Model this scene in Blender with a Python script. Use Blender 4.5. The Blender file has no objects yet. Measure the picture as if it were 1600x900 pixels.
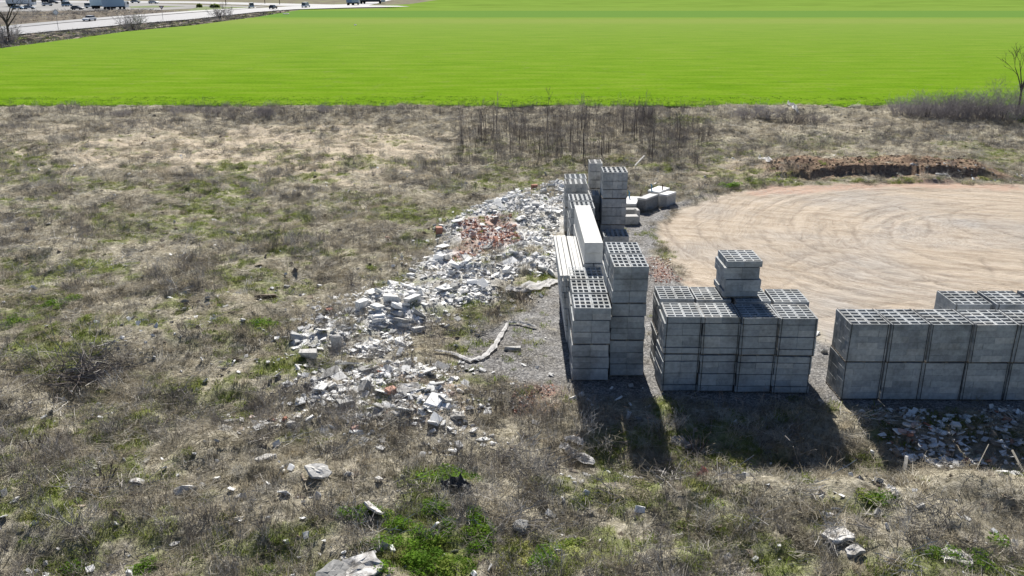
import bpy, bmesh, math, random
import numpy as np
from mathutils import Vector, Matrix
R = math.radians
rng = np.random.default_rng(7)
random.seed(7)
S = bpy.context.scene
C = S.collection

# ------------------------------------------------------------------ camera
H = 12.0; F = 1391.0; TH = R(19.4)
cam_d = bpy.data.cameras.new('camera'); cam = bpy.data.objects.new('camera', cam_d); C.objects.link(cam)
cam.location = (0, 0, H); cam.rotation_euler = (R(90) - TH, 0, 0)
cam_d.sensor_width = 36; cam_d.lens = 36 * F / 1600; cam_d.clip_end = 6000; cam_d.clip_start = 0.5
S.camera = cam

# ------------------------------------------------------------------ light
SUN_EL = R(37); SUN_AZ = R(-1.8)            # azimuth from +y, negative = to the left
world = bpy.data.worlds.new('World'); S.world = world; world.use_nodes = True
wn = world.node_tree.nodes; wl = world.node_tree.links
bg = wn['Background']; sky = wn.new('ShaderNodeTexSky'); sky.sky_type = 'NISHITA'; sky.sun_disc = False
sky.sun_elevation = SUN_EL; sky.sun_rotation = SUN_AZ; sky.altitude = 100; sky.air_density = 0.65; sky.dust_density = 0.3; sky.ozone_density = 2.5
wl.new(sky.outputs[0], bg.inputs[0]); bg.inputs[1].default_value = 0.05
sd = bpy.data.lights.new('sun', 'SUN'); sd.energy = 5.0; sd.angle = R(0.53); sd.color = (1.0, 0.955, 0.88)
sun = bpy.data.objects.new('sun', sd); C.objects.link(sun)
sv = Vector((math.sin(SUN_AZ) * math.cos(SUN_EL), math.cos(SUN_AZ) * math.cos(SUN_EL), math.sin(SUN_EL)))
sun.rotation_euler = sv.to_track_quat('Z', 'Y').to_euler(); sun.location = (0, 60, 60)
S.view_settings.view_transform = 'Standard'; S.view_settings.look = 'None'
S.view_settings.exposure = 0.92; S.view_settings.gamma = 1.0
S.render.engine = 'CYCLES'
S.cycles.max_bounces = 5; S.cycles.diffuse_bounces = 3; S.cycles.transparent_max_bounces = 4

# ------------------------------------------------------------------ helpers
def px(x, y, z=0.0):
    """photo coordinates (1600x900) -> the place on the level z"""
    a = (x - 800) / F; b = (450 - y) / F
    dx, dy, dz = a, math.cos(TH) + b * math.sin(TH), -math.sin(TH) + b * math.cos(TH)
    t = (z - H) / dz
    return Vector((dx * t, dy * t, z))
def pxy(pts, z=0.0):
    return [tuple(px(x, y, z)[:2]) for x, y in pts]

def hash2(ix, iy, seed):
    n = (ix.astype(np.int64) * 374761393 + iy.astype(np.int64) * 668265263 + seed * 1442695041) & 0xffffffff
    n = ((n ^ (n >> 13)) * 1274126177) & 0xffffffff
    n = (n ^ (n >> 16)) & 0xffffffff
    return n.astype(np.float64) / 4294967295.0
def vnoise(x, y, seed=0):
    x = np.asarray(x, float); y = np.asarray(y, float)
    ix = np.floor(x); iy = np.floor(y); fx = x - ix; fy = y - iy
    fx = fx * fx * (3 - 2 * fx); fy = fy * fy * (3 - 2 * fy)
    a = hash2(ix, iy, seed); b = hash2(ix + 1, iy, seed); c = hash2(ix, iy + 1, seed); d = hash2(ix + 1, iy + 1, seed)
    return (a * (1 - fx) + b * fx) * (1 - fy) + (c * (1 - fx) + d * fx) * fy
def fbm(x, y, seed=0, octv=4, lac=2.07, gain=0.5):
    s = 0; a = 1; t = 0
    for o in range(octv):
        s = s + a * vnoise(x, y, seed + o * 17); t += a
        x = x * lac + 3.1; y = y * lac - 1.7; a *= gain
    return s / t
def polysd(x, y, poly):
    """signed distance, positive inside"""
    x = np.asarray(x, float); y = np.asarray(y, float)
    d = np.full(x.shape, 1e9); ins = np.zeros(x.shape, bool)
    n = len(poly)
    for i in range(n):
        x0, y0 = poly[i]; x1, y1 = poly[(i + 1) % n]
        ex, ey = x1 - x0, y1 - y0
        t = np.clip(((x - x0) * ex + (y - y0) * ey) / (ex * ex + ey * ey + 1e-12), 0, 1)
        d = np.minimum(d, np.hypot(x - x0 - t * ex, y - y0 - t * ey))
        c = ((y0 > y) != (y1 > y))
        xi = x0 + (y - y0) * ex / (ey if abs(ey) > 1e-12 else 1e-12)
        ins ^= c & (x < xi)
    return np.where(ins, d, -d)
def sst(a, b, v):
    t = np.clip((v - a) / (b - a), 0, 1); return t * t * (3 - 2 * t)

def tag(o, label=None, cat=None, group=None, kind=None):
    if label: o['label'] = label
    if cat: o['category'] = cat
    if group: o['group'] = group
    if kind: o['kind'] = kind
    return o
def link(o, parent=None):
    C.objects.link(o)
    if parent: o.parent = parent
    return o
def mesh_np(name, v, f, mats=(), smooth=False):
    """v (n,3), f (m,k) arrays"""
    me = bpy.data.meshes.new(name); v = np.asarray(v, np.float32); f = np.asarray(f, np.int32)
    me.vertices.add(len(v)); me.vertices.foreach_set('co', v.ravel())
    k = f.shape[1]
    me.loops.add(f.size); me.loops.foreach_set('vertex_index', f.ravel())
    me.polygons.add(len(f)); me.polygons.foreach_set('loop_start', np.arange(0, f.size, k, dtype=np.int32))
    me.polygons.foreach_set('loop_total', np.full(len(f), k, np.int32))
    if smooth: me.polygons.foreach_set('use_smooth', np.ones(len(f), bool))
    me.update(calc_edges=True)
    for m in mats: me.materials.append(m)
    return me
def mesh_bm(name, bm, mats=()):
    me = bpy.data.meshes.new(name); bm.normal_update(); bm.to_mesh(me); bm.free()
    for m in mats: me.materials.append(m)
    return me
def obj(name, me, parent=None, loc=(0, 0, 0), rot=(0, 0, 0)):
    o = bpy.data.objects.new(name, me); o.location = loc; o.rotation_euler = rot
    return link(o, parent)
def empty(name, loc=(0, 0, 0), rz=0.0):
    o = bpy.data.objects.new(name, None); o.location = loc; o.rotation_euler = (0, 0, rz); o.empty_display_size = 0.2
    return link(o)
def bbox(bm, x0, x1, y0, y1, z0, z1, mi=0):
    vs = [bm.verts.new((x, y, z)) for z in (z0, z1) for y in (y0, y1) for x in (x0, x1)]
    for q in ((0, 2, 3, 1), (4, 5, 7, 6), (0, 1, 5, 4), (2, 6, 7, 3), (0, 4, 6, 2), (1, 3, 7, 5)):
        bm.faces.new([vs[i] for i in q]).material_index = mi
    return vs
def btube(bm, a, b, ra, rb, n=5, mi=0):
    a = Vector(a); b = Vector(b); d = (b - a)
    if d.length < 1e-6: return
    q = d.to_track_quat('Z', 'Y')
    A = [bm.verts.new(a + q @ Vector((ra * math.cos(t), ra * math.sin(t), 0))) for t in [2 * math.pi * i / n for i in range(n)]]
    B = [bm.verts.new(b + q @ Vector((rb * math.cos(t), rb * math.sin(t), 0))) for t in [2 * math.pi * i / n for i in range(n)]]
    for i in range(n):
        bm.faces.new((A[i], A[(i + 1) % n], B[(i + 1) % n], B[i])).material_index = mi
    if n > 3:
        bm.faces.new(B).material_index = mi; bm.faces.new(A[::-1]).material_index = mi
def bprism(bm, poly, z0, z1, mi=0):
    A = [bm.verts.new((p[0], p[1], z0)) for p in poly]; B = [bm.verts.new((p[0], p[1], z1)) for p in poly]
    n = len(poly)
    for i in range(n): bm.faces.new((A[i], A[(i + 1) % n], B[(i + 1) % n], B[i])).material_index = mi
    bm.faces.new(B).material_index = mi; bm.faces.new(A[::-1]).material_index = mi

# ------------------------------------------------------------------ materials
def nmat(name, rough=0.9, spec=0.2):
    m = bpy.data.materials.new(name); m.use_nodes = True
    b = m.node_tree.nodes['Principled BSDF']; b.inputs['Roughness'].default_value = rough
    b.inputs['Specular IOR Level'].default_value = spec
    return m, m.node_tree.nodes, m.node_tree.links, b
def N(ns, t, **kw):
    n = ns.new(t)
    for k, v in kw.items():
        if k in n.inputs: n.inputs[k].default_value = v
        else: setattr(n, k, v)
    return n
def ramp(ns, stops, interp='LINEAR'):
    r = ns.new('ShaderNodeValToRGB'); r.color_ramp.interpolation = interp
    el = r.color_ramp.elements
    while len(el) < len(stops): el.new(0.5)
    for e, (p, c) in zip(el, stops):
        e.position = p; e.color = (c[0], c[1], c[2], 1) if not isinstance(c, (int, float)) else (c, c, c, 1)
    return r
def mixc(ns, ls, fac, a, b, bt='MIX'):
    m = ns.new('ShaderNodeMix'); m.data_type = 'RGBA'; m.blend_type = bt
    for s, v in ((m.inputs[0], fac), (m.inputs[6], a), (m.inputs[7], b)):
        if hasattr(v, 'links') or isinstance(v, bpy.types.NodeSocket): ls.new(v, s)
        elif isinstance(v, (int, float)): s.default_value = v if s == m.inputs[0] else (v, v, v, 1)
        else: s.default_value = (v[0], v[1], v[2], 1)
    return m.outputs[2]
def noise(ns, ls, scale, detail=4, rough=0.6, coord=None, w=None):
    n = ns.new('ShaderNodeTexNoise'); n.inputs['Scale'].default_value = scale
    n.inputs['Detail'].default_value = detail; n.inputs['Roughness'].default_value = rough
    if coord is not None: ls.new(coord, n.inputs['Vector'])
    return n.outputs['Fac']
def geo_pos(ns):
    return ns.new('ShaderNodeNewGeometry').outputs['Position']
def bump(ns, ls, b, h, strength=0.5, dist=0.02):
    n = ns.new('ShaderNodeBump'); n.inputs['Strength'].default_value = strength; n.inputs['Distance'].default_value = dist
    ls.new(h, n.inputs['Height']); ls.new(n.outputs[0], b.inputs['Normal'])

def mat_random(name, stops, nscale=8, namp=0.35, rough=0.9, spec=0.15, bmp=0.4, bd=0.01, trans=0.0):
    """per-object random base colour from a ramp, modulated by a grainy noise"""
    m, ns, ls, b = nmat(name, rough, spec)
    oi = ns.new('ShaderNodeObjectInfo'); r = ramp(ns, stops); ls.new(oi.outputs['Random'], r.inputs[0])
    tc = ns.new('ShaderNodeTexCoord')
    nz = noise(ns, ls, nscale, 5, 0.65, geo_pos(ns) if nscale > 0 else tc.outputs['Object'])
    rr = ramp(ns, [(0.25, 1 - namp), (0.75, 1 + namp * 0.4)]); ls.new(nz, rr.inputs[0])
    c = mixc(ns, ls, 1.0, r.outputs[0], rr.outputs[0], 'MULTIPLY')
    if 'block' in name:
        s2 = ramp(ns, [(.36, (.70, .69, .67)), (.52, (1, 1, 1)), (.70, (1.10, 1.10, 1.10))]); ls.new(noise(ns, ls, 1.1, 6, .65, geo_pos(ns)), s2.inputs[0]); c = mixc(ns, ls, 1.0, c, s2.outputs[0], 'MULTIPLY')
    ls.new(c, b.inputs['Base Color'])
    if bmp: bump(ns, ls, b, nz, bmp, bd)
    if trans > 0:
        out = ns['Material Output']; tr = ns.new('ShaderNodeBsdfTranslucent'); ls.new(c, tr.inputs[0])
        mx = ns.new('ShaderNodeMixShader'); mx.inputs[0].default_value = trans
        ls.new(b.outputs[0], mx.inputs[1]); ls.new(tr.outputs[0], mx.inputs[2]); ls.new(mx.outputs[0], out.inputs[0])
    return m
def mat_plain(name, col, rough=0.6, spec=0.4, namp=0.15, nscale=3.0, metal=0):
    m, ns, ls, b = nmat(name, rough, spec); b.inputs['Metallic'].default_value = metal
    nz = noise(ns, ls, nscale, 4, 0.6, geo_pos(ns)); r = ramp(ns, [(0.3, 1 - namp), (0.7, 1 + namp * .3)]); ls.new(nz, r.inputs[0])
    ls.new(mixc(ns, ls, 1.0, col, r.outputs[0], 'MULTIPLY'), b.inputs['Base Color'])
    return m

M = {}
M['block'] = mat_random('hollow_block_concrete', [(0, (.31, .33, .345)), (.3, (.41, .43, .44)), (.6, (.36, .38, .40)), (.85, (.44, .45, .45)), (1, (.50, .505, .50))], 9, .32, .92, .12, .5, .006)
M['block_warm'] = mat_random('hollow_block_concrete_pale', [(0, (.36, .36, .36)), (.5, (.42, .42, .41)), (1, (.48, .475, .46))], 9, .3, .92, .12, .5, .006)
M['lintel'] = mat_random('precast_lintel_concrete', [(0, (.52, .52, .51)), (1, (.64, .64, .62))], 5, .22, .85, .2, .3, .004)
M['pale'] = mat_random('broken_concrete_pale', [(0, (.50, .50, .495)), (.25, (.68, .68, .67)), (.65, (.80, .80, .79)), (1, (.88, .88, .87))], 12, .18, .92, .1, .7, .01)
M['greyc'] = mat_random('broken_concrete_grey', [(0, (.28, .28, .275)), (.5, (.42, .415, .40)), (1, (.56, .55, .53))], 12, .4, .93, .1, .8, .01)
M['brick'] = mat_random('broken_red_brick', [(0, (.32, .14, .10)), (.4, (.50, .27, .20)), (.8, (.62, .42, .35)), (1, (.70, .58, .52))], 14, .4, .9, .1, .6, .006)
M['soil'] = mat_random('dark_soil_clod', [(0, (.15, .125, .10)), (.5, (.26, .22, .175)), (1, (.40, .34, .27))], 14, .4, .97, .03, .8, .01)
M['gravel_'] = mat_random('gravel_stone', [(0, (.15, .15, .15)), (.5, (.28, .275, .27)), (1, (.46, .45, .43))], 30, .2, .9, .15, 0, 0)
M['wood'] = mat_random('weathered_pallet_wood', [(0, (.16, .14, .12)), (1, (.27, .24, .20))], 20, .4, .85, .15, .4, .003)
M['strap'] = mat_plain('black_plastic_strap', (.018, .018, .02), .5, .4)
M['plastic'] = mat_random('white_plastic_sheet', [(0, (.80, .79, .78)), (1, (.86, .85, .84))], 9, .12, .8, .1, 0, 0, .5)
M['blue'] = mat_plain('blue_lifting_strap', (.05, .22, .38), .6, .3)
M['rust'] = mat_plain('rusty_steel', (.10, .06, .045), .8, .3)
M['pinkbag'] = mat_plain('faded_pink_bag', (.62, .28, .24), .6, .3)
M['darkplastic'] = mat_plain('dark_grey_plastic', (.035, .037, .04), .6, .3)
M['dry'] = mat_random('dry_grass', [(0, (.18, .165, .13)), (.25, (.34, .31, .24)), (.5, (.55, .50, .41)), (.6, (.44, .38, .27)), (.8, (.42, .41, .38)), (1, (.78, .73, .62))], 3, .2, .9, .0, 0, 0, .45)
M['stem'] = mat_random('dark_weed_stem', [(0, (.09, .078, .072)), (.35, (.18, .155, .145)), (.7, (.27, .24, .225)), (1, (.42, .38, .35))], 3, .3, .9, .08, 0)
M['twig'] = mat_random('grey_dead_twig', [(0, (.16, .15, .145)), (.5, (.36, .335, .31)), (1, (.66, .63, .58))], 3, .3, .9, .08, 0)
M['green'] = mat_random('green_grass', [(0, (.14, .17, .05)), (.4, (.19, .25, .06)), (.8, (.25, .29, .08)), (1, (.30, .30, .12))], 3, .3, .8, .05, 0, 0, .5)
M['leaf'] = mat_random('fresh_green_leaves', [(0, (.10, .20, .02)), (.5, (.15, .28, .025)), (.85, (.20, .34, .04)), (1, (.30, .36, .08))], 4, .3, .75, .08, 0, 0, .5)
M['yleaf'] = mat_random('yellow_green_leaves', [(0, (.32, .36, .09)), (.6, (.48, .50, .15)), (1, (.62, .58, .26))], 4, .3, .7, .2, 0, 0, .4)
M['bark'] = mat_plain('grey_brown_bark', (.11, .092, .08), .95, .05, .3, 8)
M['bushtwig'] = mat_random('bush_twigs', [(0, (.26, .235, .23)), (.5, (.36, .33, .33)), (1, (.44, .41, .41))], 2, .25, .9, .06, 0)

# ------------------------------------------------------------------ map of the place (all in metres on the ground)
YARD = pxy([(1042, 400), (1028, 378), (1036, 350), (1066, 326), (1120, 304), (1200, 292), (1300, 287), (1700, 287), (2300, 330), (2900, 560), (1600, 545), (1310, 545), (1268, 512), (1110, 500), (1068, 445)])
GRAV = pxy([(1100, 308), (1040, 318), (990, 335), (930, 352), (872, 420), (840, 470), (775, 505), (700, 545), (725, 596), (880, 612), (960, 625), (1300, 640), (1420, 648), (2000, 668), (2200, 560), (1310, 535), (1200, 520), (1030, 400)])
RUB = [pxy([(895, 285), (840, 292), (770, 315), (700, 350), (685, 385), (640, 408), (650, 440), (600, 455), (560, 478), (465, 520), (462, 545), (520, 545), (600, 560), (640, 520), (700, 490), (760, 470), (800, 440), (868, 430), (890, 380)]),
       pxy([(480, 585), (620, 560), (720, 585), (735, 650), (725, 690), (560, 660), (490, 640)])]
RUBY = RUB[1]
RSHADE = pxy([(1370, 640), (1620, 640), (1700, 735), (1460, 722), (1385, 685)])
RUB3 = pxy([(340, 645), (420, 640), (475, 672), (440, 685), (350, 668)])
SAND = [(pxy([(40, 235), (250, 205), (520, 195), (700, 215), (690, 262), (560, 290), (380, 275), (120, 262)]), 1.0),
        (pxy([(0, 200), (300, 182), (300, 200), (0, 225)]), .5), (pxy([(1040, 262), (1190, 240), (1260, 262), (1200, 290), (1080, 295)]), .8),
        (pxy([(1230, 236), (1500, 232), (1540, 250), (1250, 262)]), .3), (pxy([(880, 380), (830, 470), (700, 520), (780, 500), (860, 520)]), .4),
        (pxy([(1150, 200), (1330, 175), (1500, 190), (1350, 215)]), .3)]
REDS = [(pxy([(1008, 402), (1040, 405), (1068, 440), (1020, 442)]), 1.0), (pxy([(735, 350), (800, 350), (815, 385), (745, 410), (700, 420), (715, 380)]), 1.0),
        (pxy([(800, 600), (860, 602), (870, 640), (800, 640)]), .8), (pxy([(1200, 291), (1400, 284), (1600, 288), (1600, 298), (1400, 294), (1150, 306)]), .85),
        (pxy([(600, 590), (720, 590), (750, 650), (640, 670)]), .45), (pxy([(1385, 645), (1560, 650), (1560, 700), (1420, 700)]), .5)]
GREENS = [(20, 505, 55, 22, .9), (60, 470, 45, 14, .6), (410, 512, 45, 14, .8), (640, 335, 60, 14, .9), (560, 310, 50, 10, .6), (690, 745, 60, 20, 1.0), (660, 850, 110, 60, 1.2),
          (860, 870, 90, 35, .9), (1120, 715, 90, 18, .8), (1040, 650, 20, 70, .8), (850, 450, 32, 14, .9), (1135, 293, 20, 6, 1), (300, 620, 90, 20, .5), (100, 870, 70, 25, .8),
          (480, 690, 60, 14, .5), (240, 360, 80, 14, .6), (170, 290, 60, 10, .6), (1080, 190, 60, 8, .7), (1250, 225, 80, 8, .4), (1330, 800, 80, 14, .5), (1500, 885, 60, 15, .9),
          (1370, 720, 40, 30, .7), (430, 370, 60, 12, .7), (590, 255, 70, 10, .5), (1560, 240, 60, 12, .6), (920, 860, 60, 25, .8), (260, 860, 60, 18, .5), (870, 760, 60, 16, .5),
          (1230, 700, 40, 14, .5), (1590, 185, 16, 8, .9), (350, 640, 50, 12, .5), (380, 440, 90, 10, .6), (180, 640, 80, 14, .5)]
GR_W = []
for (gx, gy, rx, ry, s) in GREENS:
    c = px(gx, gy); ex = px(gx + rx, gy); ey = px(gx, gy - ry)
    GR_W.append((c.x, c.y, abs(ex.x - c.x), max(abs(ey.y - c.y), .4), s))
CY = px(1590, 372)                                                  # centre of the turning circle

BANKX0, BANKX1, BANKY = 17.0, 29.5, 55.2
TRACKS = [(0, 0, 17.5, 1.15, 2.4, 1.4), (-1, 1, 15.0, 1.2, 2.8, 1.5), (1, 0, 12.4, 1.1, 2.6, 1.9), (2, -1, 9.0, 1.25, 3.0, 1.6), (-2, -2, 7.0, 1.0, 3.6, 1.2), (4, 2, 5.2, 1.3, 2.0, 2.2), (-6, -6, 6.0, 1.5, 3.4, 1.3), (-8, 4, 4.2, .9, .4, 1.3),
          (0, -22, 14.0, 1.0, 1.6, .9), (-3, -24, 17.0, 1.1, 1.7, .8), (5, -30, 24.0, 1.0, 1.75, .6), (-7, -14, 8.5, 1.0, 1.2, .9), (-10, -2, 7.5, .8, 5.4, .9), (-1, 2, 16.2, 1.18, 2.2, 1.0), (.5, .5, 13.7, 1.15, 3.2, 1.1), (1, 1, 10.8, 1.1, 2.3, 1.3), (-.5, -1, 18.6, 1.12, 2.9, .8), (-4, -10, 11, 1.3, 2.6, .9), (3, -4, 10.0, 1.6, 4.4, 1.0), (6, -3, 14.5, 1.3, 2.9, 1.0)]
def masks(x, y):
    """what covers the ground at (x, y)"""
    w = (fbm(x * .9, y * .9, 5, 4) - .5)
    w2 = (fbm(x * 3.1, y * 3.1, 11, 3) - .5)
    jit = w * 1.4 + w2 * .5
    yard = sst(-.25, .35, polysd(x, y, YARD) + w * 1.1 + w2 * .5)
    grav = sst(-.3, .5, polysd(x, y, GRAV) + jit) * (1 - yard)
    rub = np.zeros_like(yard)
    for p, s in zip(RUB, (1, .45)): rub = np.maximum(rub, s * sst(-.4, .6, polysd(x, y, p) + jit * .8))
    rub = rub * (.50 + .50 * sst(.38, .52, fbm(x * .9, y * .9, 201, 4)))
    sand = np.zeros_like(yard)
    for p, s in SAND: sand = np.maximum(sand, s * sst(-1.5, 3.0, polysd(x, y, p) + w * 9))
    sand = sand * sst(.36, .54, fbm(x * .55, y * .9, 31, 5) + .10)
    red = np.zeros_like(yard)
    for p, s in REDS: red = np.maximum(red, s * sst(-.3, .5, polysd(x, y, p) + jit))
    grn = .85 * sst(.42, .58, fbm(x * .33, y * .33, 41, 5)) * sst(.36, .58, fbm(x * 1.5, y * 1.5, 47, 3)) * sst(75, 55, y)
    for cx, cy, rx, ry, s in GR_W:
        d = np.hypot((x - cx) / rx, (y - cy) / ry) + w * 1.2 + w2 * .9
        grn = np.maximum(grn, s * sst(1.15, .6, d))
    bare = (1 - yard) * (1 - grav * .9)
    along = sst(BANKX0 - 3.5, BANKX0 + 2.5, x + w * 6) * sst(BANKX1 + 3.5, BANKX1, x + w * 4)
    dug = along * sst(BANKY - 1.3, BANKY - .3, y + w * 1.2) * sst(BANKY + 5.6, BANKY + 3.0, y + w * 5)
    track = np.zeros_like(yard)
    for (ox, oy, rad, asp, ph, sp_) in TRACKS:
        dx_, dy_ = x - (CY.x + ox) + w * .5, (y - (CY.y + oy)) * asp; rr = np.hypot(dx_, dy_); an = np.arctan2(dy_, dx_)
        for off in (-.85, .85):
            vis = sst(0, .25, np.cos(an - ph) - math.cos(sp_)) if sp_ < 3.1 else 1.0
            track = np.maximum(track, np.exp(-((rr - rad - off) / .09) ** 2) * vis * (.1 + 1.1 * vnoise(an * 6, rr * .3, int(rad * 7))))
    return dict(dug=dug, track=track * yard, yard=yard * (1 - .9 * dug), gravel=grav, rubble=rub, sand=sand * bare, red=red, green=np.clip(grn, 0, 1) * (1 - yard) * (1 - grav * .8))

def height(x, y, m=None):
    x = np.asarray(x, float); y = np.asarray(y, float)
    if m is None: m = masks(x, y)
    flat = np.clip(m['yard'] + m['gravel'], 0, 1)
    pad = np.maximum(sst(-1.0, .4, polysd(x, y, GRAV)), sst(-1.0, .3, polysd(x, y, YARD)))
    rough = (fbm(x * .38, y * .38, 61, 3) - .5) * .75 + (fbm(x * 1.6, y * 1.6, 63, 4) - .5) * .34 + np.abs(fbm(x * 4.5, y * 4.5, 67, 3) - .5) * .16
    h = rough * (1 - pad) + pad * (fbm(x * 2.5, y * 2.5, 71, 4) - .5) * .05
    # shallow ditch in front of the stacks and the low ridge nearer the camera
    dx = sst(0.5, 3.0, x)
    h = h - .40 * dx * np.exp(-((y - 20.9) / 1.15) ** 2) * (1 - pad * .75)
    h = h + .22 * dx * np.exp(-((y - 19.0) / .75) ** 2)
    # rubble heap is a low mound
    for k, p in enumerate(RUB):
        s = polysd(x, y, p)
        h = h + sst(-.3, 1.6, s) * (.32 if k == 0 else .15) * (.5 + fbm(x * .8, y * .8, 81, 3))
    # spoil bank behind the yard
    along = sst(BANKX0 - 3, BANKX0 + 3, x) * sst(BANKX1 + 3, BANKX1 - .5, x)
    h = h + along * sst(BANKY - .12, BANKY + .12, y + .25 * (vnoise(x * .7, y * 0, 5) - .5)) * sst(BANKY + 6.5, BANKY + 1.5, y) * (.50 + .5 * fbm(x * .7, y * .7, 91, 4) * sst(BANKY + .2, BANKY + 2, y))
    # low earth rim round the yard
    sy = polysd(x, y, YARD)
    h = h + .10 * np.exp(-((sy + .5) / .35) ** 2) * sst(34, 44, y)
    # wheel ruts turning round the yard
    r = np.hypot(x - CY.x, (y - CY.y) * 1.15)
    h = h + m['yard'] * .035 * (vnoise(r * 2.2, np.arctan2(y - CY.y, x - CY.x) * .8, 95) - .5) * 2 - m['track'] * .045
    return h
def ground_z(x, y):
    return float(height(np.array([x]), np.array([y]))[0])

# ------------------------------------------------------------------ ground sheet
xs = np.arange(-58, 58.01, .13)
ys = [9.0]
while ys[-1] < 88.6: ys.append(ys[-1] + .085 + (ys[-1] - 9) * .0028)
ys = np.array(ys)
X, Y = np.meshgrid(xs, ys)
xf, yf = X.ravel(), Y.ravel()
mk = masks(xf, yf); zf = height(xf, yf, mk)
edge = sst(87.8, 86.2, yf); zf = zf * (.15 + .85 * edge)
nx, ny = len(xs), len(ys)
ii = (np.arange(ny - 1)[:, None] * nx + np.arange(nx - 1)[None, :]).ravel()
faces = np.stack([ii, ii + 1, ii + nx + 1, ii + nx], 1)

def ground_material():
    m, ns, ls, b = nmat('waste_ground', 1.0, .0)
    P = geo_pos(ns)
    at = {}
    for k in ('yard', 'gravel', 'rubble', 'sand', 'red', 'green', 'dug', 'track'):
        a = ns.new('ShaderNodeAttribute'); a.attribute_name = k; at[k] = a.outputs['Fac']
    n1 = noise(ns, ls, .7, 8, .65, P); n2 = noise(ns, ls, 6.0, 6, .7, P); n3 = noise(ns, ls, 28, 4, .7, P)
    base = ramp(ns, [(.30, (.13, .12, .09)), (.42, (.27, .25, .195)), (.55, (.41, .385, .315)), (.68, (.60, .565, .48))]); ls.new(n2, base.inputs[0])
    big = ramp(ns, [(.35, (.75, .74, .74)), (.65, (1.15, 1.12, 1.06))]); ls.new(n1, big.inputs[0])
    col = mixc(ns, ls, 1.0, base.outputs[0], big.outputs[0], 'MULTIPLY')
    sandc = ramp(ns, [(.3, (.40, .33, .24)), (.5, (.58, .50, .39)), (.7, (.68, .60, .48))]); ls.new(n2, sandc.inputs[0])
    col = mixc(ns, ls, at['sand'], col, sandc.outputs[0])
    grc = ramp(ns, [(.3, (.13, .14, .05)), (.5, (.19, .23, .07)), (.7, (.26, .29, .11))]); ls.new(n2, grc.inputs[0])
    g2 = ns.new('ShaderNodeMath'); g2.operation = 'MULTIPLY'; ls.new(at['green'], g2.inputs[0]); g2.inputs[1].default_value = .85
    col = mixc(ns, ls, g2.outputs[0], col, grc.outputs[0])
    vor = ns.new('ShaderNodeTexVoronoi'); vor.inputs['Scale'].default_value = 17; ls.new(P, vor.inputs['Vector'])
    gv = ramp(ns, [(0, (.24, .24, .24)), (.5, (.40, .395, .39)), (1, (.62, .61, .59))]); 
    sep = ns.new('ShaderNodeSeparateColor'); ls.new(vor.outputs['Color'], sep.inputs[0]); ls.new(sep.outputs[0], gv.inputs[0])
    dk = ramp(ns, [(.0, 1.0), (.6, .45)]); ls.new(vor.outputs['Distance'], dk.inputs[0])
    gvc = mixc(ns, ls, .8, gv.outputs[0], dk.outputs[0], 'MULTIPLY')
    gb = ramp(ns, [(.35, (.75, .72, .68)), (.65, (1.1, 1.1, 1.12))]); ls.new(n1, gb.inputs[0])
    gvc = mixc(ns, ls, 1, gvc, gb.outputs[0], 'MULTIPLY')
    col = mixc(ns, ls, at['gravel'], col, gvc)
    rc = ramp(ns, [(.3, (.44, .43, .42)), (.45, (.68, .67, .66)), (.66, (.84, .835, .82))]); ls.new(n3, rc.inputs[0])
    col = mixc(ns, ls, at['rubble'], col, rc.outputs[0])
    # yard: pale compacted dirt with wheel tracks curving round the turning circle
    sp = ns.new('ShaderNodeSeparateXYZ'); ls.new(P, sp.inputs[0])
    def mth(op, a, c=None):
        q = ns.new('ShaderNodeMath'); q.operation = op
        for s, v in zip(q.inputs, (a, c)):
            if v is None: continue
            if isinstance(v, (int, float)): s.default_value = v
            else: ls.new(v, s)
        return q.outputs[0]
    wob = mth('MULTIPLY', mth('SUBTRACT', noise(ns, ls, .16, 3, .5, P), .5), 5.0)
    dx = mth('ADD', mth('SUBTRACT', sp.outputs[0], CY.x), wob); dy = mth('MULTIPLY', mth('SUBTRACT', sp.outputs[1], CY.y), 1.2)
    rr = mth('SQRT', mth('ADD', mth('MULTIPLY', dx, dx), mth('MULTIPLY', dy, dy)))
    an = mth('ARCTAN2', dy, dx)
    cv = ns.new('ShaderNodeCombineXYZ'); ls.new(rr, cv.inputs[0]); ls.new(mth('MULTIPLY', an, .9), cv.inputs[1])
    tr = noise(ns, ls, 2.6, 6, .68, cv.outputs[0])
    cvf = ns.new('ShaderNodeCombineXYZ'); ls.new(mth('MULTIPLY', rr, 3.1), cvf.inputs[0]); ls.new(mth('MULTIPLY', an, 3.4), cvf.inputs[1])
    trf = noise(ns, ls, 2.4, 7, .75, cvf.outputs[0])
    cv2 = ns.new('ShaderNodeCombineXYZ'); ls.new(mth('ADD', mth('MULTIPLY', sp.outputs[1], 1.0), mth('MULTIPLY', sp.outputs[0], .32)), cv2.inputs[0]); ls.new(mth('MULTIPLY', sp.outputs[0], .12), cv2.inputs[1])
    tr2 = noise(ns, ls, 2.2, 5, .65, cv2.outputs[0])
    yc = ramp(ns, [(.32, (.28, .23, .18)), (.43, (.42, .355, .285)), (.52, (.49, .425, .35)), (.68, (.58, .52, .45))]); ls.new(mth('ADD', mth('ADD', mth('MULTIPLY', tr, .30), mth('MULTIPLY', trf, .28)), mth('MULTIPLY', noise(ns, ls, 3.3, 9, .78, P), .42)), yc.inputs[0])
    yc2 = ramp(ns, [(.36, (.74, .70, .66)), (.56, (1.06, 1.05, 1.04))]); ls.new(tr2, yc2.inputs[0])
    ycol = mixc(ns, ls, .8, yc.outputs[0], yc2.outputs[0], 'MULTIPLY')
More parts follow.
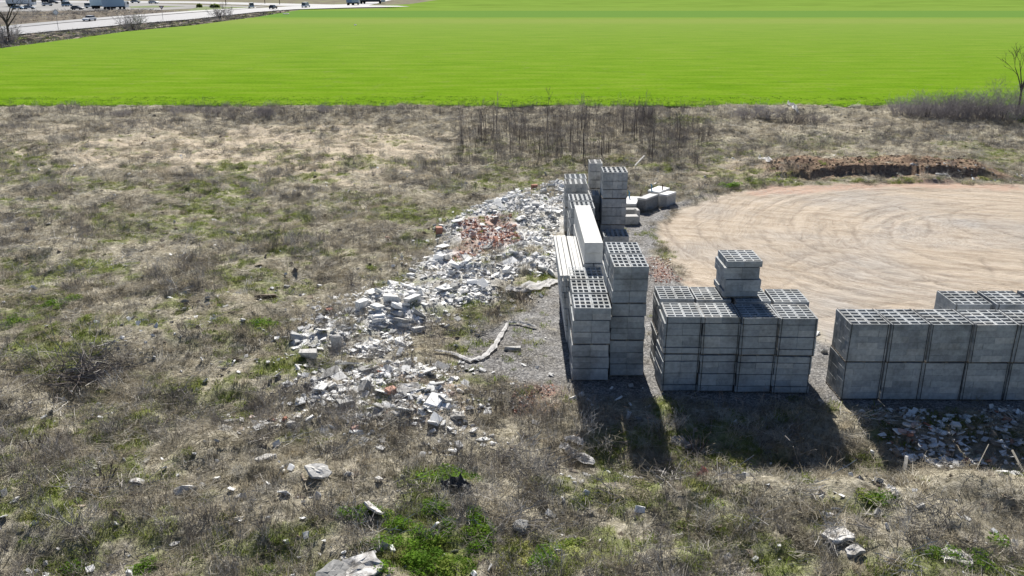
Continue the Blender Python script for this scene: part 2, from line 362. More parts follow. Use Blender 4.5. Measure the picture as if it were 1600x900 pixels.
    lg = ramp(ns, [(.48, 0.0), (.66, .75)]); ls.new(noise(ns, ls, .11, 4, .55, P), lg.inputs[0])
    gry = ramp(ns, [(.35, (.22, .205, .195)), (.5, (.37, .355, .34)), (.65, (.50, .485, .465))]); ls.new(trf, gry.inputs[0])
    ycol = mixc(ns, ls, lg.outputs[0], ycol, gry.outputs[0])
    scuff = ramp(ns, [(.30, .62), (.40, 1.0)]); ls.new(noise(ns, ls, 1.7, 7, .72, P), scuff.inputs[0]); ycol = mixc(ns, ls, .8, ycol, scuff.outputs[0], 'MULTIPLY')
    sp2 = ramp(ns, [(.3, .86), (.6, 1.04)]); ls.new(n3, sp2.inputs[0])
    ycol = mixc(ns, ls, 1, ycol, sp2.outputs[0], 'MULTIPLY')
    col = mixc(ns, ls, at['yard'], col, ycol)
    tkc = mth('MULTIPLY', at['track'], .55)
    col = mixc(ns, ls, tkc, col, (.215, .18, .15))
    dgc = ramp(ns, [(.32, (.12, .082, .06)), (.46, (.22, .155, .115)), (.58, (.34, .25, .18)), (.70, (.50, .40, .29))]); ls.new(n2, dgc.inputs[0])
    col = mixc(ns, ls, at['dug'], col, dgc.outputs[0])
    rdn = ramp(ns, [(.38, 0.15), (.62, 1.0)]); ls.new(n2, rdn.inputs[0])
    redf = mth('MULTIPLY', mth('MULTIPLY', at['red'], rdn.outputs[0]), .8)
    col = mixc(ns, ls, redf, col, (.48, .29, .225))
    ls.new(col, b.inputs['Base Color'])
    inv = mth('SUBTRACT', 1.0, at['yard'])
    hh = mth('ADD', mth('MULTIPLY', mth('ADD', n2, mth('MULTIPLY', n3, .5)), mth('ADD', mth('MULTIPLY', inv, 1.0), .12)), mth('MULTIPLY', trf, mth('MULTIPLY', at['yard'], 1.1)))
    bump(ns, ls, b, hh, .9, .10)
    return m
gm = ground_material()
me = mesh_np('waste_ground', np.stack([xf, yf, zf], 1), faces, [gm], True)
for k, v in mk.items():
    a = me.attributes.new(k, 'FLOAT', 'POINT'); a.data.foreach_set('value', v.astype(np.float32))
tag(obj('waste_ground', me), 'rough weedy waste ground with gravel pad and pale dirt turning yard', 'ground', kind='structure')
def on_ground(x, y):
    return ground_z(x, y) * (.15 + .85 * float(sst(87.8, 86.2, np.array([y]))[0]))

# ------------------------------------------------------------------ far ground, field and roads
def flat(name, poly, z, mat, label, cat, sub=None):
    bm = bmesh.new(); f = bm.faces.new([bm.verts.new((p[0], p[1], z)) for p in poly])
    if f.calc_area() and f.normal.z < 0: pass
    bm.normal_update()
    if f.normal.z < 0: bmesh.ops.reverse_faces(bm, faces=[f])
    bmesh.ops.triangulate(bm, faces=bm.faces[:])
    o = obj(name, mesh_bm(name, bm, [mat])); tag(o, label, cat, kind='structure'); return o

def field_material():
    m, ns, ls, b = nmat('young_cereal_field', 1.0, 0.0)
    P = geo_pos(ns); mp = ns.new('ShaderNodeMapping'); mp.inputs['Scale'].default_value = (.22, 1.0, 1.0); mp.inputs['Rotation'].default_value = (0, 0, R(.8)); ls.new(P, mp.inputs[0])
    band = noise(ns, ls, .42, 7, .62, mp.outputs[0]); fine = noise(ns, ls, 3.2, 5, .75, P); fine2 = noise(ns, ls, 1.3, 6, .7, mp.outputs[0])
    vf = ns.new('ShaderNodeSeparateXYZ'); ls.new(P, vf.inputs[0])
    c = ramp(ns, [(.28, (.092, .188, .010)), (.44, (.118, .224, .012)), (.56, (.142, .242, .018)), (.72, (.172, .256, .032))]); ls.new(band, c.inputs[0])
    d = ramp(ns, [(.30, .35), (.42, .90), (.7, 1.15)]); ls.new(fine, d.inputs[0])
    e = ramp(ns, [(.33, .72), (.5, 1.0), (.7, 1.05)]); ls.new(fine2, e.inputs[0])
    col = mixc(ns, ls, .85, c.outputs[0], d.outputs[0], 'MULTIPLY'); col = mixc(ns, ls, .4, col, e.outputs[0], 'MULTIPLY')
    th = ramp(ns, [(.56, 0.0), (.68, .5)]); ls.new(noise(ns, ls, .35, 8, .72, P), th.inputs[0]); col = mixc(ns, ls, th.outputs[0], col, (.165, .20, .06))
    # crop is denser near the edge, thinner and paler further out; a dark strip of older crop at the far side
    mr = ns.new('ShaderNodeMapRange'); mr.inputs[1].default_value = 95; mr.inputs[2].default_value = 230; ls.new(vf.outputs[1], mr.inputs[0])
    f1 = ns.new('ShaderNodeMath'); f1.operation = 'MULTIPLY'; f1.inputs[1].default_value = .55; ls.new(mr.outputs[0], f1.inputs[0])
    col = mixc(ns, ls, f1.outputs[0], col, (.190, .262, .072))
    sr = ramp(ns, [(0, 0), (.02, 1), (.98, 1), (1, 0)]); m2 = ns.new('ShaderNodeMapRange'); m2.inputs[1].default_value = 274; m2.inputs[2].default_value = 326; ls.new(vf.outputs[1], m2.inputs[0]); ls.new(m2.outputs[0], sr.inputs[0])
    m3 = ns.new('ShaderNodeMath'); m3.operation = 'MULTIPLY'; m3.inputs[1].default_value = .7; ls.new(sr.outputs[0], m3.inputs[0])
    col = mixc(ns, ls, m3.outputs[0], col, (.10, .20, .045))
    tn = ns.new('ShaderNodeMapRange'); tn.inputs[1].default_value = 232; tn.inputs[2].default_value = 272; ls.new(vf.outputs[1], tn.inputs[0])
    tr_ = ramp(ns, [(0, 0), (.35, .18), (.7, .18), (1, 0)]); ls.new(tn.outputs[0], tr_.inputs[0])
    col = mixc(ns, ls, tr_.outputs[0], col, (.30, .28, .12))
    ls.new(col, b.inputs['Base Color']); bump(ns, ls, b, fine, .35, .08)
    return m
fm = field_material()
far_mat, ns, ls, b = nmat('far_scrub', 1, 0)
P = geo_pos(ns); cc = ramp(ns, [(.3, (.12, .105, .085)), (.5, (.20, .18, .145)), (.7, (.22, .26, .11))]); ls.new(noise(ns, ls, .16, 7, .65, P), cc.inputs[0]); ls.new(cc.outputs[0], b.inputs['Base Color'])
flat('far_ground', [(-2500, 60), (2500, 60), (2500, 4000), (-2500, 4000)], -.35, far_mat, 'grey brown scrubby land beyond the fields and road', 'ground')
fl = pxy([(-600, 160), (0, 76), (60, 68), (130, 59), (200, 49), (300, 40), (400, 27), (470, 15.5), (560, 13.6), (632, 12.4)])
fieldpoly = [(-58, 86.6), (-130, 86.6)] + fl[1:] + [(1200, 366), (1200, 86.6)]
# left edge follows the road verge
fp = [(-90, 86.6)] + fl[1:] + [(1500, 366), (1500, 86.6)]
xe = np.arange(-56, 60, .35)
wav = 86.6 + (fbm(xe * .35, xe * 0, 3, 5) - .5) * 2.6
fp = [(-90, 86.6)] + fl[1:] + [(1500, 366), (1500, 86.6)] + [(float(a), float(c)) for a, c in zip(xe[::-1], wav[::-1])]
flat('green_field', fp, .06, fm, 'wide bright green field of young cereal behind the waste ground', 'field')
fm2 = mat_plain('far_green_field', (.16, .25, .045), 1, .0, .2, .05)
flat('far_field', pxy([(560, 9.6), (640, 6), (700, -3), (760, -12)]) + [(1800, 640), (1800, 368), tuple(px(640, 11.9)[:2])], -.1, fm2, 'far green field beyond the darker strip', 'field')

asph = mat_plain('pale_worn_asphalt', (.30, .30, .31), .8, .2, .15, .4)
asph2 = mat_plain('grey_asphalt_lane', (.17, .17, .18), .65, .4, .15, .4)
flat_line = None
concr = mat_plain('pale_concrete_yard', (.33, .325, .32), 1, 0, .2, .05)
low = [(-700, 140), (0, 57), (25, 53.5), (100, 46.5), (200, 37.5), (300, 29.5), (400, 18.5), (460, 14.2), (560, 11.2), (640, 10.0)]
up = [(620, 8.6), (560, 8.0), (460, 9.2), (400, 12.5), (300, 19.5), (200, 27.5), (100, 35.5), (25, 43), (0, 46), (-700, 118)]
flat('road', pxy(low + up), -.05, asph, 'pale sunlit two lane road running past the green field', 'road')
flat('side_lane', pxy([(-700, 116), (0, 45.2), (25, 42.3), (100, 34.8), (200, 26.8), (300, 18.8), (400, 12.0), (400, 11.2), (300, 16.5), (200, 23.5), (130, 29.0), (25, 38), (0, 41), (-700, 104)]), -.045, asph2, 'grey far lane alongside the pale road', 'road')
flat('parking_yard', pxy([(-200, 20), (30, 17.5), (105, 18), (118, 15.5), (180, 15.0), (235, 15), (300, 12), (312, 9.5), (400, 10.5), (420, 9), (300, 6), (200, 3.0), (100, 2.0), (-200, 2)]), -.30, concr, 'pale paved yard where lorries and cars are parked', 'yard')
grass2 = mat_plain('verge_grass', (.16, .20, .08), .9, .05, .35, .4)
flat('grass_island', pxy([(205, 11), (250, 10.5), (290, 9), (240, 7.5), (200, 9)]), -.27, grass2, 'green grass island in the pale parking yard', 'grass verge')
flat('grass_verge', pxy([(290, 17.2), (300, 12.5), (320, 8.8), (400, 10.4), (395, 11.6), (300, 17)]), -.27, grass2, 'green verge between the yard and the road', 'grass verge')
flat('distant_road', pxy([(-300, -2), (300, 1.0), (520, 6), (560, 5), (600, -4), (620, -3), (575, 7.5), (440, 8), (300, 4), (-300, 1)]), -.29, asph, 'distant pale road along the top of the picture', 'road')

# ------------------------------------------------------------------ hollow block pallets
def holed_block(name, L, W, Hh, nhx, nhy, wall, mat):
    bm = bmesh.new(); z = Hh
    def cuts(T, n, wl):
        c = [0.0]; hole = (T - wl * (n + 1)) / n
        for i in range(n): c += [wl * (i + 1) + hole * i, (wl + hole) * (i + 1)]
        return c + [T]
    cx = [v - L / 2 for v in cuts(L, nhx, wall)]; cy = [v - W / 2 for v in cuts(W, nhy, wall)]
    V = {}
    def v(i, j, zz):
        k = (i, j, zz)
        if k not in V: V[k] = bm.verts.new((cx[i], cy[j], zz))
        return V[k]
    zb = .012
    for i in range(len(cx) - 1):
        for j in range(len(cy) - 1):
            if i % 2 == 1 and j % 2 == 1:
                t = [v(i, j, z), v(i + 1, j, z), v(i + 1, j + 1, z), v(i, j + 1, z)]
                q = [bm.verts.new((p.co.x, p.co.y, zb)) for p in t]
                for k in range(4): bm.faces.new((t[k], t[(k + 1) % 4], q[(k + 1) % 4], q[k]))
                bm.faces.new(q)
            else:
                bm.faces.new((v(i, j, z), v(i + 1, j, z), v(i + 1, j + 1, z), v(i, j + 1, z)))
    nI, nJ = len(cx) - 1, len(cy) - 1
    c4 = [bm.verts.new((cx[i], cy[j], 0)) for i, j in ((0, 0), (nI, 0), (nI, nJ), (0, nJ))]
    rim = [[(i, 0) for i in range(nI + 1)], [(nI, j) for j in range(nJ + 1)], [(i, nJ) for i in range(nI, -1, -1)], [(0, j) for j in range(nJ, -1, -1)]]
    for s in range(4):
        bm.faces.new([c4[s], c4[(s + 1) % 4]] + [v(i, j, z) for i, j in rim[s][::-1]])
    bm.faces.new(c4[::-1])
    bmesh.ops.recalc_face_normals(bm, faces=bm.faces[:])
    return mesh_bm(name, bm, [mat])
def solid_block(name, L, W, Hh, mat):
    bm = bmesh.new(); bbox(bm, -L / 2, L / 2, -W / 2, W / 2, 0, Hh)
    bmesh.ops.bevel(bm, geom=[e for e in bm.edges], offset=.004, segments=1, affect='EDGES') if False else None
    return mesh_bm(name, bm, [mat])
MESHC = {}
def bmesh_get(kind, L, W, Hh, nhx, nhy, wall, mk_):
    k = (kind, round(L, 4), round(W, 4), Hh, nhx, nhy, mk_)
    if k not in MESHC:
        MESHC[k] = holed_block('concrete_block', L, W, Hh, nhx, nhy, wall, M[mk_]) if kind == 'h' else solid_block('concrete_block', L, W, Hh, M[mk_])
    return MESHC[k]
def pallet_deck(w, d):
    k = ('deck', w, d)
    if k not in MESHC:
        bm = bmesh.new()
        for i in range(3):
            x = -w / 2 + (w - .09) * i / 2
            bbox(bm, x, x + .09, -d / 2, d / 2, 0, .028)
        n = 7
        for j in range(n):
            y = -d / 2 + (d - .10) * j / (n - 1)
            bbox(bm, -w / 2, w / 2, y, y + .10, .0285, .045)
        MESHC[k] = mesh_bm('wooden_pallet', bm, [M['wood']])
    return MESHC[k]
CH = .195; TIER = .046 + 6 * CH + .006
KINDS = {  # blocks across, rows deep, hole columns / rows in each block, wall, size, big joints after which course
    'long':   dict(na=2, nr=6, hx=2, hy=1, wall=.038, w=1.08, d=1.20, gaps=(1, 3, 5), mat='block'),
    'bond':   dict(na=2, nr=5, hx=2, hy=1, wall=.040, w=1.15, d=1.24, gaps=(), mat='block', bond=True),
    'cube':   dict(na=2, nr=4, hx=3, hy=1, wall=.045, w=1.00, d=1.26, gaps=(2, 4), mat='block'),
    'five':   dict(na=5, nr=1, hx=1, hy=3, wall=.045, w=1.10, d=1.22, gaps=(2, 4), mat='block'),
    'four':   dict(na=4, nr=1, hx=1, hy=4, wall=.045, w=1.06, d=1.10, gaps=(2, 4), mat='block'),
    'narrow': dict(na=2, nr=3, hx=1, hy=1, wall=.045, w=.56, d=1.0, gaps=(2, 4), mat='block_warm'),
}
GRP = 'palletised hollow concrete blocks stacked on the yard'
def pallet(kind, xl, yf_, z, label, top=False, strap=False, rz=0.0, courses=6, skew=1.0, w=None):
    K = KINDS[kind]; W_ = w or K['w']; D_ = K['d']
    root = empty('block_pallet', (xl + W_ / 2, yf_ + D_ / 2, z), rz); tag(root, label, 'block pallet', GRP)
    obj('wooden_pallet', pallet_deck(W_, D_), root)
    bl, bw = W_ / K['na'], D_ / K['nr']
    zc = .046
    ox = oy = 0; Wn = None
    for c in range(courses):
        last = (c == courses - 1)
        if c == 0 or (courses - c) in K['gaps']:
            ox = random.uniform(-.026, .026) * skew; oy = random.uniform(-.022, .022) * skew
        up_gap = .024 if (courses - c - 1) in K['gaps'] else .003
        bh = CH - up_gap
        kk = 'h' if (last and top) else 's'
        if Wn is None: Wn = W_
        gap = .004 if kind == 'long' or kind == 'bond' else .006
        if K.get('bond') and (c % 2 == 0):      # alternate courses turned: half blocks at both ends
            xs_ = [(-W_ / 2 + bl / 4, bl / 2), (0, bl), (W_ / 2 - bl / 4, bl / 2)]
        else:
            xs_ = [(-W_ / 2 + bl * (i + .5), bl) for i in range(K['na'])]
        for (cx_, ll) in xs_:
            for j in range(K['nr']):
                jj = random.uniform(-.004, .004)
                me_ = bmesh_get(kk, ll - gap, bw - gap, round(bh, 3), K['hx'] if ll == bl else 1, K['hy'], K['wall'], K['mat'])
                cy_ = -D_ / 2 + bw * (j + .5)
                obj('concrete_block', me_, root, (cx_ + ox + jj, cy_ + oy + (random.uniform(-.007, .007) if j in (0, K['nr'] - 1) else 0), zc), (0, 0, random.uniform(-.006, .006)))
        zc += CH
    if strap:
        hz = zc + .002
        for sx in (-W_ / 2 + .045, W_ / 2 - .05):
            bm = bmesh.new(); t = .003; a = .009; l = random.uniform(-.02, .02)
            y0, y1 = -D_ / 2 - .027, D_ / 2 + .027
            for (p, q) in (((sx, y0, .02), (sx + l, y0, hz)), ((sx + l, y1, hz), (sx, y1, .02))):
                vs = [bm.verts.new(Vector(p_) + Vector(o_)) for p_ in (p, q) for o_ in ((-a, -t, 0), (a, -t, 0), (a, t, 0), (-a, t, 0))]
                for k in range(4): bm.faces.new((vs[k], vs[(k + 1) % 4], vs[4 + (k + 1) % 4], vs[4 + k]))
            bbox(bm, sx + l - a, sx + l + a, y0, y1, hz, hz + .004)
            obj('strap', mesh_bm('strap', bm, [M['strap']]), root)
    return root
_obj = obj
def obj(name, me, parent=None, loc=(0, 0, 0), rot=(0, 0, 0)):
    if parent is not None and not isinstance(parent, bpy.types.Object): raise TypeError
    return _obj(name, me, parent, loc, rot)

ORD = ['leftmost', 'second from left', 'third from left', 'fourth from left', 'fifth from left', 'sixth from left']
# middle group: front row of four, back row of four, one more on top
bx = [6.32, 7.47, 8.62, 9.84][:4]
bx = [(1032 - 800) / F * 27.15, (1089.5 - 800) / F * 27.15, (1146.5 - 800) / F * 27.15, 7.89]

T2 = TIER
for i, x in enumerate(bx):
    yy = 24.55 - .05 * i
    pallet('long', x, yy, .01, f'lower grey block pallet, {ORD[i]} in the middle group front row', strap=True, rz=random.choice([-1, 1]) * random.uniform(.012, .022), w=1.09)
    pallet('long', x + .03, yy + .02, .01 + T2, f'upper grey block pallet, {ORD[i]} in the middle group front row', top=True, strap=True, w=1.10, rz=random.choice([-1, 1]) * random.uniform(.012, .022))
for i, x in enumerate([4.60, 5.76, 6.98, 8.12]):
    yy = 26.12 - .10 * i
    for t in range(2):
        pallet('long', x, yy, .01 + t * T2, f"{['lower', 'upper'][t]} grey block pallet, {ORD[i]} in the middle group back row", top=(t == 1), rz=random.uniform(-.01, .01))
pallet('long', 6.60, 26.12, .02 + 2 * T2, 'single block pallet raised as a third tier on the middle group', top=True, rz=.02, skew=2.2, w=1.10)
# right group
for i, (x, wd) in enumerate([(9.78, 1.15), (10.97, 1.13), (12.12, 1.22), (13.37, 1.25), (14.65, 1.25), (15.93, 1.2)]):
    yy = 23.98 - .02 * i
    for t in range(2):
        pallet('bond', x + .02 * t, yy, .01 + t * T2, f"{['lower', 'upper'][t]} strapped block pallet, {ORD[i]} in the right group front row", top=(t == 1), strap=True, w=wd, rz=random.choice([-1, 1]) * random.uniform(.012, .022), skew=.6)
for i, x in enumerate([13.62, 14.90, 16.18]):
    for t in range(2):
        pallet('bond', x, 25.62, .01 + t * T2, f"{['lower', 'upper'][t]} strapped block pallet, {ORD[i]} in the right group back row", top=(t == 1), strap=(t == 1), rz=random.uniform(-.008, .008), skew=.6)
# left group: front tower two tiers high, three deep
for j, yy in enumerate([25.30, 26.70, 28.06]):
    for t in range(2):
        pallet('cube', 1.88 + .02 * j, yy, .01 + t * T2, f"{['lower', 'upper'][t]} pallet of square-holed blocks, {['nearest', 'middle', 'rearmost'][j]} in the two-tier tower at left", top=(t == 1), w=1.13, rz=random.uniform(-.008, .008))
for j, yy in enumerate([25.62, 26.98]):
    for t in range(3):
        pallet('cube', 3.06, yy, .01 + t * T2, f"{['bottom', 'middle', 'top'][t]} pallet of square-holed blocks, {['front', 'rear'][j]} of the three-tier tower", top=(t == 2), w=1.06, rz=random.uniform(-.012, .012))
# far towers of the left group
for j, yy in enumerate([37.5, 38.95]):
    for t in range(2):
        pallet('five', 2.54 + .04 * j, yy, .01 + t * T2, f"{['lower', 'upper'][t]} block pallet, {['front', 'rear'][j]} of the pair right behind the long lintels", top=(t == 1), w=1.04)
for j, yy in enumerate([42.3, 43.5]):
    for t in range(2):
        pallet('four', 2.58 + .06 * j, yy, .01 + t * T2, f"{['lower', 'upper'][t]} block pallet, {['front', 'rear'][j]} of the far left tower beside the rubble", top=(t == 1))
for t in range(3):
    pallet('five', 4.06, 39.2, .01 + t * T2, f"{['bottom', 'middle', 'top'][t]} pallet of the tallest far tower of blocks", top=(t == 2))
pallet('five', 4.02, 37.35, .01, 'single low block pallet in the shadow of the far tower', top=True)
for t in range(2):
    pallet('narrow', 3.56, 39.95, .01 + t * T2, f"{['lower', 'upper'][t]} narrow pale block stack squeezed left of the tallest far tower", top=(t == 1), w=.48)
pallet('narrow', 3.66, 41.2, .01, 'low base stack of narrow blocks behind the tallest far tower', w=.60)
pallet('narrow', 3.66, 41.2, .01 + T2, 'middle stack of narrow blocks behind the tallest far tower', w=.60)
pallet('narrow', 3.66, 41.2, .01 + 2 * T2, 'top stack of narrow blocks peeping out behind the tallest far tower', top=True, w=.60)

# ------------------------------------------------------------------ long precast lintels (pale, five metres long)
def lintel_stack(x0, x1, y0, y1, z0, nlay, lh, ncol, label, lean=0.0, mat='lintel'):
    root = empty('lintel_stack', ((x0 + x1) / 2, (y0 + y1) / 2, z0)); tag(root, label, 'lintel stack', 'stacks of long pale precast lintels')
    w = (x1 - x0) / ncol; L = y1 - y0
    k = ('lin', round(w, 3), round(L, 2), lh, mat)
    if k not in MESHC:
        bm = bmesh.new(); bbox(bm, -w / 2 + .003, w / 2 - .003, -L / 2, L / 2, 0, lh - .012)
        bmesh.ops.bevel(bm, geom=bm.edges[:], offset=.008, segments=1, affect='EDGES')
        MESHC[k] = mesh_bm('lintel', bm, [M[mat]])
    for i in range(nlay):
        for c in range(ncol):
            sh = lean * (nlay - 1 - i) / max(1, nlay - 1)
            obj('lintel', MESHC[k], root, (-(x1 - x0) / 2 + w * (c + .5) + sh + random.uniform(-.012, .012), random.uniform(-.05, .05), i * lh), (0, 0, random.uniform(-.003, .003)))
    return root
lintel_stack(1.62, 2.08, 28.4, 33.3, .02, 12, .203, 5, 'tall stack of long pale lintels, leftmost, beside the rubble', lean=.26)
lintel_stack(2.11, 2.46, 28.95, 33.2, .02, 12, .203, 4, 'tall stack of long pale lintels between the outer two', lean=.02)
lintel_stack(2.49, 3.20, 29.45, 34.7, .02, 6, .415, 2, 'lower half of the wide stack of long pale slabs')
def long_slab(x0, x1, y0, y1, z0, h, label):
    r = empty('long_slab', ((x0 + x1) / 2, (y0 + y1) / 2, z0)); tag(r, label, 'concrete slab', 'long white slabs on the wide stack')
    bm = bmesh.new(); W_, L_ = x1 - x0, y1 - y0
    bbox(bm, -W_ / 2, W_ / 2, -L_ / 2, L_ / 2, 0, h - .02); bmesh.ops.bevel(bm, geom=bm.edges[:], offset=.01, segments=1, affect='EDGES')
    obj('slab_body', mesh_bm('slab_body', bm, [M['lintel']]), r)
    bm = bmesh.new()
    for k in range(4): bbox(bm, -W_ / 2 + .02, W_ / 2 - .02, -L_ / 2 + .4 + k * 1.4, -L_ / 2 + .48 + k * 1.4, h - .0205, h)
    obj('spacer', mesh_bm('spacer', bm, [M['wood']]), r) if z0 < 2.8 else None
    return r
long_slab(2.51, 3.15, 29.5, 34.7, 2.53, .39, 'long white slab under the topmost one on the wide stack')
long_slab(2.50, 3.14, 29.42, 34.72, 2.925, .38, 'topmost long white slab on the wide stack')

# ------------------------------------------------------------------ concrete boxes and kerb blocks by the far tower
def quadbox(name, A, B, Cc, z, label, cat, grp=None, lid=True, base=0.0, mat='pale'):
    a, b_, c_ = [px(*p, z) for p in (A, B, Cc)]; d_ = a + c_ - b_
    ctr = (a + c_) / 2
    root = empty(name, (ctr.x, ctr.y, base)); tag(root, label, cat, grp)
    pts = [(p.x - ctr.x, p.y - ctr.y) for p in (a, b_, c_, d_)]
    ar = sum(pts[i][0] * pts[(i + 1) % 4][1] - pts[(i + 1) % 4][0] * pts[i][1] for i in range(4))
    if ar < 0: pts = pts[::-1]
    bm = bmesh.new(); bprism(bm, [(x * .96, y * .96) for x, y in pts], 0, z - base - .10)
    obj('box_body', mesh_bm('box_body', bm, [M['greyc']]), root)
    bm = bmesh.new(); bprism(bm, pts, z - base - .099, z - base); bmesh.ops.bevel(bm, geom=bm.edges[:], offset=.015, segments=1, affect='EDGES')
    obj('lid', mesh_bm('lid', bm, [M[mat]]), root)
    return root, ctr
r1, c1 = quadbox('concrete_box', (995.5, 309), (1009.5, 310.8), (1029, 303.5), .72, 'square-sided pale concrete tank nearer the far tower', 'concrete tank', 'precast concrete tanks')
r2, c2 = quadbox('concrete_box', (1029.5, 303.0), (1042.5, 304.6), (1057, 299.6), .72, 'pale concrete tank at the right end by the yard', 'concrete tank', 'precast concrete tanks')
r3, c3 = quadbox('concrete_box', (1012, 297), (1030, 300.5), (1047, 293.5), .72, 'pale concrete tank behind the other two', 'concrete tank', 'precast concrete tanks')
r4, c4 = quadbox('concrete_box', (974, 318), (994, 318.5), (1000, 307), .50, 'low pale concrete tank partly behind the far tower', 'concrete tank', 'precast concrete tanks')
for (ux, uy, mt, lb) in ((984, 309, 'blue', 'blue lifting strap standing up from the low tank'), (1019, 299, 'blue', 'blue lifting strap standing up between the tanks'), (1034.5, 296.5, 'rust', 'dark steel lifting bar on the rear tank'), (1001, 304.5, 'rust', 'short dark lifting bar on the near tank')):
    p = px(ux, uy, .72 if ux > 990 else .5); bm = bmesh.new()
    hh = .42 if mt == 'blue' else .3
    pts_ = [(0, 0, -.02), (-.05, .02, hh * .35), (-.02, .0, hh * .7), (-.10, .03, hh)] if mt == 'blue' else [(0, 0, -.02), (.02, 0, hh * .5), (0, 0, hh)]
    for a_, b_ in zip(pts_[:-1], pts_[1:]): btube(bm, a_, b_, .035, .03, 6)
    o = obj('lifting_strap' if mt == 'blue' else 'lifting_bar', mesh_bm('lifting', bm, [M[mt]]), None, p); tag(o, lb, 'lifting strap' if mt == 'blue' else 'steel bar')
def kerb(x, y, L_, W_, H_, rz, label, z=0.0, rx=0):
    p = px(x, y, z); bm = bmesh.new(); bbox(bm, -L_ / 2, L_ / 2, -W_ / 2, W_ / 2, 0, H_); bmesh.ops.bevel(bm, geom=bm.edges[:], offset=.02, segments=1, affect='EDGES')
    o = obj('kerb_block', mesh_bm('kerb_block', bm, [M['greyc']]), None, (p.x, p.y, z), (rx, 0, rz)); tag(o, label, 'concrete block')
kerb(985, 349, .75, .5, .42, .05, 'grey concrete kerb block lying by the foot of the far tower')
kerb(995, 345, .16, .55, .62, .12, 'narrow grey block standing upright by the kerb block')
kerb(984, 336, .75, .45, .35, .02, 'flat pale kerb block behind the lying grey one')

# ------------------------------------------------------------------ broken concrete, bricks, stones
def chunk_mesh(name, seed, sx, sy, sz, rough=.25, n=14, mat='pale', boxy=.5):
    r = random.Random(seed); bm = bmesh.new()
    if boxy > 0:
        for cx_ in (-1, 1):
            for cy_ in (-1, 1):
                for cz_ in (-1, 1):
                    if r.random() < .85: bm.verts.new((cx_ * sx * .5 * r.uniform(1 - rough, 1), cy_ * sy * .5 * r.uniform(1 - rough, 1), cz_ * sz * .5 * r.uniform(1 - rough, 1)))
    for i in range(n if boxy < 1 else 5):
        v = Vector((r.gauss(0, 1), r.gauss(0, 1), r.gauss(0, 1))).normalized()
        k = .5 if boxy < .1 else .46
        bm.verts.new((v.x * sx * k, v.y * sy * k, v.z * sz * k))
    g = bmesh.ops.convex_hull(bm, input=bm.verts[:])
    junk = [v for v in bm.verts if not v.link_faces]
    bmesh.ops.delete(bm, geom=junk, context='VERTS')
    return mesh_bm(name, bm, [M[mat]])
CK = {}
for mt in ('pale', 'greyc', 'brick', 'soil'):
    CK[mt] = [chunk_mesh('concrete_chunk', i, *(((1, .8, .6), (1.1, .6, .45), (1, .95, .28), (.9, .8, .7), (1.2, .5, .4), (1, .7, .2))[i % 6]), rough=.35, n=10, mat=mt, boxy=.5 if i % 3 else 0) for i in range(12)]
BLK = {mt: [chunk_mesh('concrete_chunk', 50 + i, .55, .28, .22, rough=.10, mat=mt, boxy=1) for i in range(4)] for mt in ('pale', 'greyc', 'brick')}
M['dirty'] = None
def dirty_mat():
    m, ns, ls, b = nmat('dirty_weathered_concrete', .95, .05); P = geo_pos(ns)
    a = ramp(ns, [(.30, (.20, .175, .15)), (.43, (.42, .40, .37)), (.52, (.66, .645, .62)), (.75, (.80, .79, .77))]); nz = noise(ns, ls, 5.5, 8, .72, P); ls.new(nz, a.inputs[0])
    st = ramp(ns, [(.42, .45), (.55, 1.0)]); ls.new(noise(ns, ls, 1.9, 5, .6, P), st.inputs[0])
    ls.new(mixc(ns, ls, .8, a.outputs[0], st.outputs[0], 'MULTIPLY'), b.inputs['Base Color']); bump(ns, ls, b, nz, .8, .03); return m
M['dirty'] = dirty_mat()
def slab_mesh(name, seed, L_, W_, T_, mt='dirty'):
    r = random.Random(seed); n = 14; bm = bmesh.new(); out = []
    for i in range(n):
        a = 2 * math.pi * (i + r.uniform(-.3, .3)) / n; c_, s_ = math.cos(a), math.sin(a); k = min(1 / max(abs(c_), 1e-3), 1 / max(abs(s_), 1e-3), 1.25) * r.uniform(.72, 1.0)
        out.append((c_ * k * L_ / 2, s_ * k * W_ / 2))
    rings = []
    for sc, z in ((.93, -T_ / 2), (1.0, T_ * .15), (.97, T_ / 2), (.62, T_ / 2), (.3, T_ / 2)):
        rings.append([bm.verts.new((x * sc + r.gauss(0, .006), y * sc + r.gauss(0, .006), z + r.gauss(0, T_ * .07) + .02 * math.sin(x * 5 / L_ + seed))) for x, y in out])
    for A, B in zip(rings[:-1], rings[1:]):
        for i in range(n): bm.faces.new((A[i], A[(i + 1) % n], B[(i + 1) % n], B[i]))
    bm.faces.new(rings[-1]); bm.faces.new(rings[0][::-1])
    return mesh_bm(name, bm, [M[mt]])
SLB = {mt: [chunk_mesh('concrete_chunk', 70 + i, 1.0, .75, .10, rough=.30, mat=mt, boxy=1) for i in range(4)] for mt in ('pale', 'greyc')}

def rand_in(polys, n, dens=None, seed=0):
    r = np.random.default_rng(seed); out = []
    if isinstance(polys[0][0], (int, float)): polys = [polys]
    for poly in polys:
        P_ = np.array(poly); lo, hi = P_.min(0), P_.max(0); got = 0; A = []
        while got < n:
            q = r.uniform(lo, hi, (n * 4, 2)); s = polysd(q[:, 0], q[:, 1], poly) + (fbm(q[:, 0] * 1.1, q[:, 1] * 1.1, 5, 4) - .5) * 1.6
            keep = s > 0
            if dens is not None: keep &= r.random(len(q)) < dens(q[:, 0], q[:, 1])
            q = q[keep]; A.append(q); got += len(q)
        out.append(np.concatenate(A)[:n])
    return np.concatenate(out)

